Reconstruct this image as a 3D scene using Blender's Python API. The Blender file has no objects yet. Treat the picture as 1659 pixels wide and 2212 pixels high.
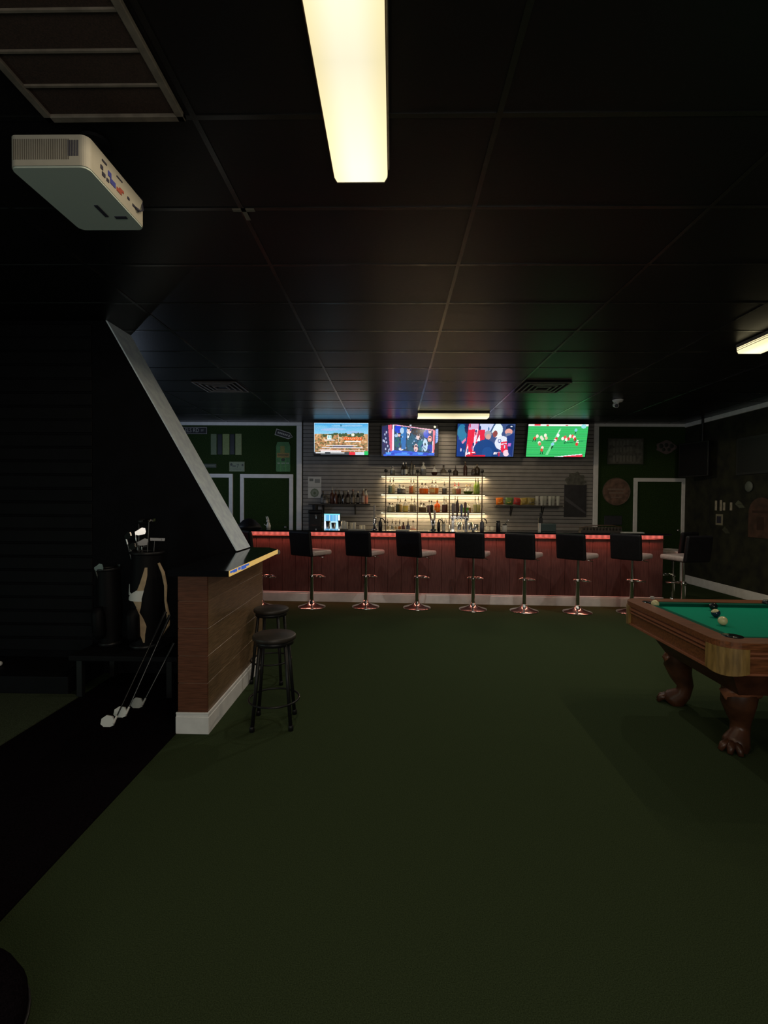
import bpy, bmesh, math, random
import numpy as np
from mathutils import Vector, Matrix
random.seed(7)
C = bpy.context.scene.collection
SC = bpy.context.scene
SC.view_settings.view_transform = 'Standard'
SC.view_settings.look = 'None'
SC.view_settings.exposure = 0
SC.view_settings.gamma = 1
PI = math.pi
R = math.radians

# ------------------------------------------------------------------ camera
F = 1050.0
EYE = Vector((0, 0, 1.51))
ROT = Matrix.Rotation(R(1.06), 3, 'Z') @ Matrix.Rotation(R(90 - 1.2), 3, 'X') @ Matrix.Rotation(R(0.4), 3, 'Z')
cam = bpy.data.cameras.new('camera'); cam.sensor_fit = 'HORIZONTAL'; cam.sensor_width = 36; cam.lens = 36 * F / 1659
cam.clip_start = 0.02
co = bpy.data.objects.new('camera', cam); C.objects.link(co)
co.matrix_world = Matrix.Translation(EYE) @ ROT.to_4x4(); SC.camera = co

def ray(px, py): return ROT @ Vector(((px - 829.5) / F, -(py - 1106) / F, -1))
def atY(px, py, Y): d = ray(px, py); return EYE + d * (Y / d.y)
def atX(px, py, X): d = ray(px, py); return EYE + d * (X / d.x)
def atZ(px, py, z): d = ray(px, py); return EYE + d * ((z - EYE.z) / d.z)

# --------------------------------------------------------------- materials
def mat(name, col, rough=.6, metal=0, noise=0, scale=20, bump=0, emit=None, es=1, spec=.5, col2=None, stretch=None, trans=0, alpha=1, coat=0):
    m = bpy.data.materials.new(name); m.use_nodes = True
    n = m.node_tree.nodes; l = m.node_tree.links; b = n['Principled BSDF']
    b.inputs['Base Color'].default_value = (*col, 1); b.inputs['Roughness'].default_value = rough
    b.inputs['Metallic'].default_value = metal; b.inputs['Specular IOR Level'].default_value = spec
    b.inputs['Coat Weight'].default_value = coat
    if trans: b.inputs['Transmission Weight'].default_value = trans
    if alpha < 1: b.inputs['Alpha'].default_value = alpha
    if emit: b.inputs['Emission Color'].default_value = (*emit, 1); b.inputs['Emission Strength'].default_value = es
    if noise or bump or col2:
        tc = n.new('ShaderNodeTexCoord'); mp = n.new('ShaderNodeMapping'); nt = n.new('ShaderNodeTexNoise')
        if stretch: mp.inputs['Scale'].default_value = stretch
        nt.inputs['Scale'].default_value = scale; nt.inputs['Detail'].default_value = 4
        l.new(tc.outputs['Object'], mp.inputs['Vector']); l.new(mp.outputs['Vector'], nt.inputs['Vector'])
        cr = n.new('ShaderNodeValToRGB'); cr.color_ramp.elements[0].position = .35; cr.color_ramp.elements[1].position = .65
        c2 = col2 or tuple(min(1, c * (1 + noise)) for c in col)
        c1 = col if col2 else tuple(c * (1 - noise) for c in col)
        cr.color_ramp.elements[0].color = (*c1, 1); cr.color_ramp.elements[1].color = (*c2, 1)
        l.new(nt.outputs['Fac'], cr.inputs['Fac']); l.new(cr.outputs['Color'], b.inputs['Base Color'])
        if bump:
            bp = n.new('ShaderNodeBump'); bp.inputs['Strength'].default_value = bump; bp.inputs['Distance'].default_value = .01
            l.new(nt.outputs['Fac'], bp.inputs['Height']); l.new(bp.outputs['Normal'], b.inputs['Normal'])
    return m

def paint_mat(name, emit=0, rough=.5):          # colours read from the mesh's own colour attribute
    m = bpy.data.materials.new(name); m.use_nodes = True
    n = m.node_tree.nodes; l = m.node_tree.links; b = n['Principled BSDF']
    a = n.new('ShaderNodeAttribute'); a.attribute_name = 'paint'
    l.new(a.outputs['Color'], b.inputs['Base Color']); b.inputs['Roughness'].default_value = rough
    if emit:
        b.inputs['Base Color'].default_value = (.01, .01, .01, 1)
        l.remove(b.inputs['Base Color'].links[0])
        l.new(a.outputs['Color'], b.inputs['Emission Color']); b.inputs['Emission Strength'].default_value = emit
        b.inputs['Roughness'].default_value = .25
    return m

M = {}
M['turf'] = mat('turf', (.038, .054, .026), 1, noise=.3, scale=260, bump=.3, spec=.0)
M['wallturf'] = mat('wall_turf', (.024, .046, .014), .95, noise=.5, scale=90, bump=.5, spec=.1)
M['carpet'] = mat('black_carpet', (.006, .0045, .006), 1, noise=.3, scale=150, bump=.3, spec=0)
M['mat_green'] = mat('mat_green', (.06, .075, .045), 1, noise=.3, scale=150, bump=.4, spec=0)
M['black'] = mat('black_paint', (.0025, .0025, .004), .7, noise=.2, scale=8, spec=.2)
M['blackwall'] = mat('black_wall', (.002, .002, .0035), .8, noise=.3, scale=5, spec=.15)
M['ceil'] = mat('ceiling_tile', (.0065, .006, .0065), .36, noise=.1, scale=60, bump=.05, spec=.32)
M['tee'] = mat('ceiling_tee', (.006, .006, .006), .27, spec=1)
M['white'] = mat('white_trim', (.78, .78, .78), .5, noise=.05, scale=12)
M['board'] = mat('white_board', (.72, .84, .98), .6, noise=.1, scale=14)
M['slat'] = mat('slat', (.235, .225, .215), .6, noise=.08, scale=6)
M['dark'] = mat('dark_gap', (.006, .006, .006), .9)
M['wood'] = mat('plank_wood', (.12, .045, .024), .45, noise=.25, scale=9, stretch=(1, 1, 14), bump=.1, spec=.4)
M['wood_sheen'] = mat('plank_wood_sheen', (.20, .125, .07), .3, noise=.25, scale=9, stretch=(1, 1, 14), bump=.1, spec=.5)  # plank wood made lighter for the sheen of light on this side
M['barwood'] = mat('bar_wood', (.11, .045, .04), .5, noise=.2, scale=7, stretch=(10, 10, 1), spec=.3)
M['granite'] = mat('counter_black', (.006, .007, .009), .07, spec=.9)
M['gold'] = mat('counter_edge_glow', (.62, .40, .10), .35, col2=(.80, .62, .26), scale=26, stretch=(1, 3, 6), spec=.6, emit=(.8, .52, .16), es=.6)  # emission stands for light reflected on the gold edge
M['blue'] = mat('blue_edge_glow', (.05, .12, .5), .35, emit=(.05, .14, .6), es=.6)  # emission brightens these marks too; they are no lamp
M['bagblack'] = mat('bag_black', (.003, .003, .004), .6, spec=.15)
M['leather'] = mat('black_vinyl', (.007, .007, .009), .5, noise=.2, scale=30, bump=.1, spec=.25)
M['seatv'] = mat('seat_sheen', (.42, .36, .34), .42, noise=.1, scale=30, bump=.1)  # lighter than the black backrest, for light reflected on the seats
M['chrome'] = mat('chrome', (.75, .74, .72), .12, metal=1)
M['steel'] = mat('steel', (.5, .5, .5), .25, metal=1)
M['brass'] = mat('aged_metal', (.06, .03, .015), .5)
M['metalblack'] = mat('black_metal', (.008, .008, .009), .45, spec=.4)
M['seatwood'] = mat('dark_seat', (.022, .018, .015), .5, noise=.3, scale=12)
M['plastic'] = mat('white_plastic', (.36, .35, .30), .5, noise=.03, scale=20)
M['plastic2'] = mat('underside_bounce', (.42, .50, .46), .55)  # case plastic made lighter and greener for light bouncing up from below
M['port'] = mat('port_dark', (.03, .03, .05), .5)
M['portblue'] = mat('port_blue', (.05, .06, .28), .5)
M['portred'] = mat('port_red', (.3, .07, .05), .5)
M['grille'] = mat('grille_frame', (.15, .13, .105), .6, noise=.2, scale=20)
M['mesh'] = mat('grille_mesh', (.03, .015, .01), .8, noise=.4, scale=200)
M['vent'] = mat('vent_metal', (.17, .15, .13), .45, noise=.15, scale=20)
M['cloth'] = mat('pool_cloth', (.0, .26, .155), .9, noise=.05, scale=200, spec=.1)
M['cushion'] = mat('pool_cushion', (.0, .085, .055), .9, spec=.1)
M['poolwood'] = mat('pool_wood', (.17, .06, .022), .35, noise=.35, scale=10, stretch=(1, 8, 8), spec=.5)
M['poolwood2'] = mat('pool_wood_light', (.27, .10, .05), .35, noise=.2, scale=10, stretch=(1, 8, 8))
M['poolleg'] = mat('pool_leg_wood', (.06, .022, .01), .4, noise=.35, scale=10)
M['pooldark'] = mat('pool_wood_dark', (.06, .02, .01), .45, noise=.3, scale=10)
M['cast'] = mat('corner_casting', (.24, .15, .045), .4, noise=.35, scale=7, stretch=(6, 6, 1))
M['ballw'] = mat('ball_ivory', (.62, .58, .32), .2)
M['ballb'] = mat('ball_blue', (.012, .03, .06), .15)
M['ballk'] = mat('ball_black', (.008, .012, .015), .15)
M['golfwhite'] = mat('golf_white', (.75, .75, .72), .45)
M['golftan'] = mat('golf_tan', (.42, .31, .19), .6, noise=.12, scale=20)
M['shaft'] = mat('club_shaft', (.09, .09, .09), .35, metal=1)
M['camo'] = mat('camo', (.004, .0045, .003), .9, col2=(.022, .024, .010), scale=5)
M['glass'] = mat('clear_glass', (.75, .75, .68), .08, alpha=.38, spec=.9)
M['lightgrey'] = mat('light_grey', (.35, .35, .33), .5)
M['paper'] = mat('paper', (.32, .33, .30), .7, noise=.06, scale=30)
M['signgrey'] = mat('sign_grey', (.09, .09, .075), .6, noise=.35, scale=14)
M['signround'] = mat('sign_brown', (.15, .085, .06), .6, noise=.4, scale=10)
M['signdark'] = mat('sign_dark', (.018, .018, .022), .5, noise=.3, scale=8)
M['red_sign'] = mat('sign_rust', (.06, .028, .018), .6, noise=.4, scale=8)
M['letter'] = mat('lettering', (.42, .42, .38), .5)
M['letterdark'] = mat('lettering_dark', (.02, .03, .02), .5)
M['paint'] = paint_mat('painted')
M['screen'] = paint_mat('screen_picture', emit=1.15)

def emission(name, col, s):
    m = bpy.data.materials.new(name); m.use_nodes = True
    n = m.node_tree.nodes; l = m.node_tree.links; n.clear()
    e = n.new('ShaderNodeEmission'); e.inputs[0].default_value = (*col, 1); e.inputs[1].default_value = s
    o = n.new('ShaderNodeOutputMaterial'); l.new(e.outputs[0], o.inputs[0]); return m
M['led'] = emission('led_warm', (1, .86, .52), 1.6)
def lens_mat():       # prismatic lens: brighter over the lamps than at its edges
    m = emission('lens', (1, .86, .58), 1.15); n = m.node_tree.nodes; l = m.node_tree.links
    e = [x for x in n if x.type == 'EMISSION'][0]
    tc = n.new('ShaderNodeTexCoord'); sp = n.new('ShaderNodeSeparateXYZ'); l.new(tc.outputs['Object'], sp.inputs[0])
    ab = n.new('ShaderNodeMath'); ab.operation = 'ABSOLUTE'; l.new(sp.outputs['X'], ab.inputs[0])
    cr = n.new('ShaderNodeValToRGB'); cr.color_ramp.interpolation = 'EASE'
    cr.color_ramp.elements[0].position = .02; cr.color_ramp.elements[0].color = (1, .93, .68, 1)
    cr.color_ramp.elements[1].position = .13; cr.color_ramp.elements[1].color = (.93, .80, .45, 1)
    l.new(ab.outputs[0], cr.inputs[0]); l.new(cr.outputs[0], e.inputs[0])
    ay = n.new('ShaderNodeMath'); ay.operation = 'ABSOLUTE'; l.new(sp.outputs['Y'], ay.inputs[0])
    mr = n.new('ShaderNodeMapRange'); mr.inputs[1].default_value = 0; mr.inputs[2].default_value = .5
    mr.inputs[3].default_value = 1.0; mr.inputs[4].default_value = 1.35; l.new(ay.outputs[0], mr.inputs[0]); l.new(mr.outputs[0], e.inputs[1])
    return m
M['lens'] = lens_mat()
def redled_mat():     # a dotted LED rope behind a diffuser
    m = emission('led_red', (1, .19, .145), 1); n = m.node_tree.nodes; l = m.node_tree.links
    e = [x for x in n if x.type == 'EMISSION'][0]
    tc = n.new('ShaderNodeTexCoord'); sp = n.new('ShaderNodeSeparateXYZ'); l.new(tc.outputs['Object'], sp.inputs[0])
    mu = n.new('ShaderNodeMath'); mu.operation = 'MULTIPLY'; mu.inputs[1].default_value = 2 * PI / .085; l.new(sp.outputs['X'], mu.inputs[0])
    sn = n.new('ShaderNodeMath'); sn.operation = 'SINE'; l.new(mu.outputs[0], sn.inputs[0])
    mr = n.new('ShaderNodeMapRange'); mr.inputs[1].default_value = -1; mr.inputs[2].default_value = 1
    mr.inputs[3].default_value = .45; mr.inputs[4].default_value = .75; l.new(sn.outputs[0], mr.inputs[0]); l.new(mr.outputs[0], e.inputs[1])
    return m
M['redled'] = redled_mat()

def liquid(col):
    key = 'liq%s' % (col,)
    if key in M: return M[key]
    m = bpy.data.materials.new('liquid'); m.use_nodes = True
    n = m.node_tree.nodes; l = m.node_tree.links; n.clear()
    d = n.new('ShaderNodeBsdfDiffuse'); t = n.new('ShaderNodeBsdfTranslucent'); g = n.new('ShaderNodeBsdfGlossy')
    for x in (d, t): x.inputs[0].default_value = (*col, 1)
    g.inputs['Roughness'].default_value = .15
    a = n.new('ShaderNodeMixShader'); a.inputs[0].default_value = .6
    b = n.new('ShaderNodeMixShader'); b.inputs[0].default_value = .08
    o = n.new('ShaderNodeOutputMaterial')
    l.new(d.outputs[0], a.inputs[1]); l.new(t.outputs[0], a.inputs[2]); l.new(a.outputs[0], b.inputs[1]); l.new(g.outputs[0], b.inputs[2]); l.new(b.outputs[0], o.inputs[0])
    M[key] = m; return m
def flat(col, rough=.5):
    key = 'flat%s' % (col,)
    if key not in M: M[key] = mat('colour', col, rough, noise=.08, scale=40)
    return M[key]

# ---------------------------------------------------------------- geometry
class MB:
    def __init__(s): s.b = bmesh.new(); s.flat = False
    def _add(s, verts, faces, smooth=False, T=None):
        vs = [s.b.verts.new(T @ Vector(v) if T else v) for v in verts]
        for f in faces:
            try: fc = s.b.faces.new([vs[i] for i in f]); fc.smooth = smooth
            except ValueError: pass
        return s
    def box(s, x0, x1, y0, y1, z0, z1, bev=0, T=None, seg=2):
        t = bmesh.new(); bmesh.ops.create_cube(t, size=1)
        for v in t.verts: v.co = Vector(((x0 + x1) / 2 + v.co.x * (x1 - x0), (y0 + y1) / 2 + v.co.y * (y1 - y0), (z0 + z1) / 2 + v.co.z * (z1 - z0)))
        if bev: bmesh.ops.bevel(t, geom=t.edges[:], offset=bev, segments=seg, affect='EDGES', profile=.5)
        t.verts.index_update()
        s._add([v.co.copy() for v in t.verts], [[v.index for v in f.verts] for f in t.faces], False, T)
        t.free(); return s
    def cyl(s, p0, p1, r0, r1=None, n=14, caps=True):
        r1 = r0 if r1 is None else r1
        p0 = Vector(p0); p1 = Vector(p1); d = (p1 - p0).normalized()
        u = d.orthogonal().normalized(); w = d.cross(u)
        vs = [];
        for p, r in ((p0, r0), (p1, r1)):
            for i in range(n): a = 2 * PI * i / n; vs.append(p + (u * math.cos(a) + w * math.sin(a)) * r)
        fs = [[i, (i + 1) % n, n + (i + 1) % n, n + i] for i in range(n)]
        s._add(vs, fs, True)
        if caps: s._add(vs[:n], [list(range(n))[::-1]]); s._add(vs[n:], [list(range(n))])
        return s
    def tube(s, pts, rad, n=10, closed=False, sq=1.0):
        pts = [Vector(p) for p in pts]; m = len(pts)
        rads = rad if isinstance(rad, (list, tuple)) else [rad] * m
        vs = []; ref = None
        for k, p in enumerate(pts):
            a = pts[(k - 1) % m] if (k or closed) else p; b = pts[(k + 1) % m] if (k < m - 1 or closed) else p
            d = (b - a).normalized()
            if ref is None: ref = d.orthogonal().normalized()
            u = (ref - d * ref.dot(d)).normalized(); ref = u; w = d.cross(u)
            for i in range(n): an = 2 * PI * i / n; vs.append(p + (u * math.cos(an) + w * math.sin(an) * sq) * rads[k])
        fs = []
        for k in range(m if closed else m - 1):
            for i in range(n):
                q = (k + 1) % m; fs.append([k * n + i, k * n + (i + 1) % n, q * n + (i + 1) % n, q * n + i])
        if not closed: fs += [list(range(n))[::-1], [(m - 1) * n + i for i in range(n)]]
        return s._add(vs, fs, True)
    def lathe(s, prof, n=16, T=None, c=(0, 0, 0)):
        vs = []; c = Vector(c)
        for r, z in prof:
            for i in range(n): a = 2 * PI * i / n; vs.append(c + Vector((r * math.cos(a), r * math.sin(a), z)))
        fs = [[k * n + i, k * n + (i + 1) % n, (k + 1) * n + (i + 1) % n, (k + 1) * n + i] for k in range(len(prof) - 1) for i in range(n)]
        s._add(vs, fs, True, T)
        s._add(vs[:n], [list(range(n))[::-1]], False, T); s._add(vs[-n:], [list(range(n))], False, T); return s
    def sph(s, c, r, n=14, sc=(1, 1, 1)):
        prof = [(max(.0005, r * math.sin(PI * k / 8)), -r * math.cos(PI * k / 8)) for k in range(9)]
        T = Matrix.Translation(c) @ Matrix.Diagonal((*sc, 1)); return s.lathe(prof, n, T)
    def prism(s, poly, d, T=None):       # poly: 3-D points in one plane; d: extrusion vector
        n = len(poly); d = Vector(d); a = [Vector(p) for p in poly]; b = [p + d for p in a]
        return s._add(a + b, [list(range(n))[::-1], [n + i for i in range(n)]] + [[i, (i + 1) % n, n + (i + 1) % n, n + i] for i in range(n)], False, T)
    def ring(s, outer, inner, z0, z1):
        n = len(outer)
        vs = [(x, y, z0) for x, y in outer] + [(x, y, z0) for x, y in inner] + [(x, y, z1) for x, y in outer] + [(x, y, z1) for x, y in inner]
        fs = []
        for i in range(n):
            j = (i + 1) % n
            fs += [[i, j, 2 * n + j, 2 * n + i], [n + j, n + i, 3 * n + i, 3 * n + j], [2 * n + i, 2 * n + j, 3 * n + j, 3 * n + i], [j, i, n + i, n + j]]
        return s._add(vs, fs)
    def go(s, name, m, parent=None, loc=None, fix=True):
        if fix: bmesh.ops.recalc_face_normals(s.b, faces=s.b.faces[:])
        me = bpy.data.meshes.new(name); s.b.to_mesh(me); s.b.free(); me.materials.append(m)
        o = bpy.data.objects.new(name, me); C.objects.link(o)
        if parent: o.parent = parent
        if loc is not None: o.location = loc
        return o

def tag(o, label=None, cat=None, group=None, kind=None):
    if label: o['label'] = label
    if cat: o['category'] = cat
    if group: o['group'] = group
    if kind: o['kind'] = kind
    return o
def thing(name, label, cat, loc=(0, 0, 0), rz=0, group=None):
    o = bpy.data.objects.new(name, None); C.objects.link(o); o.location = loc; o.rotation_euler = (0, 0, rz); o.empty_display_size = .1
    return tag(o, label, cat, group)
def struct(o, label=None, cat=None): o['kind'] = 'structure'; return tag(o, label, cat)
def kids(o): return [c for c in bpy.data.objects if c.parent == o]
def copy_tree(o, parent=None):
    c = o.copy(); C.objects.link(c)
    if parent: c.parent = parent
    for ch in kids(o): copy_tree(ch, c)
    return c
FONT = None
def text(s, size, m, parent, loc, rot=(PI / 2, 0, 0), depth=.002, name='lettering', align='CENTER', sx=1):
    cu = bpy.data.curves.new('t', 'FONT'); cu.body = s; cu.size = size; cu.extrude = depth; cu.align_x = align; cu.align_y = 'CENTER'
    cu.resolution_u = 3
    o = bpy.data.objects.new('t', cu); C.objects.link(o)
    bpy.context.view_layer.update()
    me = bpy.data.meshes.new_from_object(o.evaluated_get(bpy.context.evaluated_depsgraph_get()))
    bpy.data.objects.remove(o); me.materials.clear(); me.materials.append(m)
    q = bpy.data.objects.new(name, me); C.objects.link(q); q.parent = parent; q.location = loc; q.rotation_euler = rot; q.scale = (sx, 1, 1)
    return q

# ---- little painter for flat pictures: colours go on a grid of faces
class Pic:
    def __init__(s, w, h, bg):
        s.w, s.h = w, h; s.a = np.zeros((h, w, 3)); s.a[:] = bg
        s.X, s.Y = np.meshgrid((np.arange(w) + .5) / w, (np.arange(h) + .5) / h)
    def rect(s, x0, y0, x1, y1, c): s.a[(s.X >= x0) & (s.X < x1) & (s.Y >= y0) & (s.Y < y1)] = c
    def ell(s, x, y, rx, ry, c): s.a[((s.X - x) / rx) ** 2 + ((s.Y - y) / ry) ** 2 < 1] = c
    def poly(s, pts, c):
        m = np.zeros(s.X.shape, bool); n = len(pts)
        for i in range(n):
            (x0, y0), (x1, y1) = pts[i], pts[(i + 1) % n]
            if y0 == y1: continue
            m ^= ((s.Y < max(y0, y1)) & (s.Y >= min(y0, y1)) & (s.X < (x1 - x0) * (s.Y - y0) / (y1 - y0) + x0))
        s.a[m] = c
    def grad(s, y0, y1, c0, c1):
        k = (s.Y >= y0) & (s.Y < y1); t = ((s.Y - y0) / (y1 - y0))[k][:, None]; s.a[k] = np.array(c0) * (1 - t) + np.array(c1) * t
    def noise(s, amt, rng): s.a *= 1 + rng.uniform(-amt, amt, s.a.shape[:2])[..., None]
def srgb(*c): return tuple((v / 255 / 12.92 if v / 255 < .04045 else ((v / 255 + .055) / 1.055) ** 2.4) for v in c)
def picmesh(pic, W, H, name, m, parent, loc, rot=(0, 0, 0)):    # stands in local XZ facing -Y
    w, h = pic.w, pic.h
    xs = np.linspace(-W / 2, W / 2, w + 1); zs = np.linspace(H / 2, -H / 2, h + 1)
    vs = [(x, 0, z) for z in zs for x in xs]
    fs = [(j * (w + 1) + i, (j + 1) * (w + 1) + i, (j + 1) * (w + 1) + i + 1, j * (w + 1) + i + 1) for j in range(h) for i in range(w)]
    me = bpy.data.meshes.new(name); me.from_pydata(vs, [], fs)
    ca = me.color_attributes.new('paint', 'FLOAT_COLOR', 'CORNER')
    col = np.ones((w * h, 4, 4)); col[:, :, :3] = pic.a.reshape(-1, 1, 3)
    ca.data.foreach_set('color', col.ravel()); me.materials.append(m)
    o = bpy.data.objects.new(name, me); C.objects.link(o); o.parent = parent; o.location = loc; o.rotation_euler = rot
    return o

# =================================================================== SHELL
BW = 9.5; CH = 3.05; RX = 5.62; LX = -6.2; FY = -2.4
b = MB(); b.box(LX - .1, RX + .1, FY - .1, BW + .1, -.1, 0); struct(b.go('floor', M['turf']), 'dark green short turf floor across the whole room', 'floor')
b = MB(); b.box(LX - .1, RX + .1, FY - .1, BW + .1, CH, CH + .1)
ceil = struct(b.go('ceiling', M['ceil']), 'black drop ceiling of rectangular tiles', 'ceiling')
g = MB()
x = .41 - 1.22 * 5
while x < RX: g.box(x - .012, x + .012, FY, BW, CH - .004, CH + .002); x += 1.22
y = 3.19 - .61 * 9
while y < BW: g.box(LX, RX, y - .012, y + .012, CH - .0035, CH + .002); y += .61
g.go('ceiling_grid', M['tee'], ceil)
ceil.children[0]['label'] = 'glossy black tee bars between the ceiling tiles'
b = MB(); b.box(RX, RX + .1, FY, BW, 0, CH); struct(b.go('wall_right', M['camo']), 'dark camouflage patterned side wall', 'wall')
b = MB(); b.box(LX - .1, LX, FY, BW, 0, CH); struct(b.go('wall_left', M['blackwall']), 'black side wall of the golf bay', 'wall')
b = MB(); b.box(LX, RX, FY - .1, FY, 0, CH); struct(b.go('wall_front', M['blackwall']), 'black wall behind the viewer', 'wall')
SL = atY(655, 1000, BW).x; SR = atY(1281, 1000, BW).x
b = MB(); b.box(SL - .02, SR + .02, BW, BW + .1, 0, CH)
wb = struct(b.go('wall_back', M['dark']), 'wall behind the bar', 'wall')
b = MB(); z = .9
while z < CH - .01: b.box(SL, SR, BW - .016, BW + .01, z, min(z + .0665, CH - .002), .003, seg=1); z += .0745
o = b.go('slat_panel', M['slat'], wb); o['label'] = 'grey horizontal slatwall boards with dark grooves'
b = MB(); b.box(LX, SL - .02, BW, BW + .1, 0, CH); struct(b.go('wall_back_left', M['wallturf']), 'green turf covered wall left of the slatwall', 'wall')
b = MB(); b.box(SR + .02, RX, BW, BW + .1, 0, CH); struct(b.go('wall_back_right', M['wallturf']), 'dark green turf covered wall right of the slatwall', 'wall')
# white trims and casings of the back wall
def trim(n, x0, x1, z0, z1, y0=BW - .025, y1=BW + .01, m='white', lab='white painted trim board'):
    b = MB(); b.box(x0, x1, y0, y1, z0, z1, .004, seg=1); return struct(b.go('trim_%d' % n, M[m]), lab, 'trim')
pl = atY(641, 1000, BW).x; pr = atY(652.5, 1000, BW).x
trim(1, LX, pr, CH - .065, CH, lab='white top trim above the left turf wall')
trim(2, pl, pr, 0, CH - .066, lab='white vertical post trim between left turf and slatwall')
pl2 = atY(1281.5, 1000, BW).x; pr2 = atY(1292, 1000, BW).x
trim(3, pl2, RX, CH - .06, CH, lab='white top trim above the right turf wall')
trim(4, pl2, pr2, 0, CH - .061, lab='white vertical post trim between slatwall and right turf')
b = MB(); b.box(RX - .03, RX + .01, FY, BW - .03, CH - .075, CH, .004, seg=1); struct(b.go('trim_5', M['white']), 'white top trim along the right side wall', 'trim')
b = MB(); b.box(RX - .02, RX + .01, FY, BW - .03, 0, .15, .004, seg=1); struct(b.go('baseboard_right', M['white']), 'white baseboard along the right side wall', 'baseboard')
def door(n, xa, xb, ytop, lab, t=.075):
    x0 = atY(xa, 1060, BW).x; x1 = atY(xb, 1060, BW).x; zt = atY((xa + xb) / 2, ytop, BW).z
    d = MB(); d.box(x0 + t, x1 - t, BW - .012, BW + .02, 0.005, zt - t); o = struct(d.go('door_%d' % n, M['wallturf']), lab, 'door')
    f = MB(); f.box(x0, x0 + t, BW - .03, BW + .01, 0, zt - t, .003, seg=1); f.box(x1 - t, x1, BW - .03, BW + .01, 0, zt - t, .003, seg=1)
    f.box(x0, x1, BW - .03, BW + .01, zt - t, zt, .003, seg=1); q = f.go('door_casing', M['white'], o); q['label'] = 'white door casing'
    k = MB(); k.sph((x1 - t - .07, BW - .05, 1.0), .028); k.cyl((x1 - t - .07, BW - .05, 1), (x1 - t - .07, BW, 1), .01); k.go('door_knob', M['steel'], o)
    return o
door(1, 404, 503.5, 1023.5, 'turf covered door in white casing half hidden by the slanted wall')
door(2, 519.5, 633.5, 1024.5, 'turf covered door in white casing behind the left end of the bar')
door(3, 1368, 1479, 1033, 'turf covered door in grey white casing near the right corner', .07)

# slanted divider wall of the golf bay
WY0, WY1 = 4.16, 4.53
P1 = (-1.35, 1.075); P2 = (-2.475, CH - .002)
b = MB(); b.prism([(LX, WY0, 0), (-1.40, WY0, 0), (-1.40, WY0, 1.0), (P1[0], WY0, P1[1]), (P2[0], WY0, P2[1]), (LX, WY0, P2[1])], (0, WY1 - WY0, 0))
wd = struct(b.go('wall_divider', M['blackwall']), 'black golf bay wall with slanted end', 'wall')
b = MB(); dx = P2[0] - P1[0]; dz = P2[1] - P1[1]; L = math.hypot(dx, dz); nx, nz = dz / L * .014, -dx / L * .014
b.prism([(P1[0], WY0 - .006, P1[1] + .003), (P1[0] + nx, WY0 - .006, P1[1] + .003), (P2[0] + nx, WY0 - .006, P2[1]), (P2[0], WY0 - .006, P2[1])], (0, WY1 - WY0 + .012, 0))
struct(b.go('trim_6', M['board']), 'pale diagonal board capping the slanted black wall', 'trim')
b = MB()
for i in range(24): b.box(LX, -2.6 - 0 * i, WY0 - .012, WY0 + .004, .2 + i * .118, .2 + i * .118 + .1, .004, seg=1)
b.go('acoustic_strip', M['black'], wd)

# half wall
HX0, HX1, HY0, HY1 = -1.385, -1.193, 3.10, 4.43
b = MB(); b.box(HX0 + .006, HX1 - .0025, HY0 + .0025, HY1 - .006, 0, 1.03)
hw = struct(b.go('wall_half', mat('joint_highlight', (.20, .12, .08), .5)), 'brown plank clad half wall end', 'wall')  # lighter backing paints the highlights along the plank edges
b = MB()
for i in range(5):
    z0 = .15 + i * .178; z1 = min(z0 + .1745, 1.03)
    b.box(HX0, HX1, HY0, HY0 + .02, z0, z1, .0015, seg=1)
b.box(HX0, HX1 , HY0, HY0 + .02, 0, .149)
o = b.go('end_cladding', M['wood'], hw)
b = MB()
for i in range(5):
    z0 = .15 + i * .178; z1 = min(z0 + .1745, 1.03)
    b.box(HX1 - .02, HX1, HY0 + .0205, HY1, z0, z1, .0015, seg=1)
b.box(HX1 - .02, HX1, HY0 + .0205, HY1, 0, .149)
b.go('side_cladding', M['wood_sheen'], hw)
b = MB()
def bb(x0, x1, y0, y1):
    b.box(x0, x1, y0, y1, 0, .112, .002, seg=1); b.box(x0 + .003, x1 - .003, y0 + .003, y1 - .003, .112, .128); b.box(x0 + .001, x1 - .001, y0 + .001, y1 - .001, .128, .14, .002, seg=1)
bb(HX0 - .01, HX1 + .014, HY0 - .014, HY0 - .0005); bb(HX1 + .0005, HX1 + .014, HY0, HY1)
struct(b.go('baseboard_half_wall', M['white']), 'white stepped baseboard around the half wall', 'baseboard')
# countertop on it
ct = thing('countertop', 'glossy black counter top with gold edge on the brown half wall', 'counter', (-1.3, 3.7, 1.031))
b = MB(); X0, X1 = HX0 - .03, -1.035
def L3(p): return Vector(p) - Vector((-1.3, 3.7, 1.031))
poly = [(X0, 3.02), (-1.028, 3.02), (-1.05, 4.40), (-1.17, 4.58), (-1.34, 4.58), (-1.34, 4.14), (X0, 4.14)]
b.prism([L3((x, y, 1.032)) for x, y in poly], (0, 0, .038)); b.go('slab', M['granite'], ct)
b = MB(); b.prism([L3(p) for p in [(-1.027, 3.03, 1.033), (-1.0495, 4.40, 1.033), (-1.0495, 4.40, 1.069), (-1.027, 3.03, 1.069)]], (.004, 0, 0))
b.go('gold_edge', M['gold'], ct)['label'] = 'gold patterned edge strip'
b = MB()
for (y0, y1, z0, z1) in ((3.035, 3.10, .022, .034), (3.10, 3.17, .016, .035), (3.2, 3.25, .018, .035), (3.27, 3.38, .010, .035), (3.38, 3.45, .02, .033)):
    xx = -1.027 - .0163 * (y0 - 3.03); b.box(xx + .0035 + 1.3, xx + .0062 + 1.3, y0 - 3.7, y1 - 3.7, z0, z1)
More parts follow.
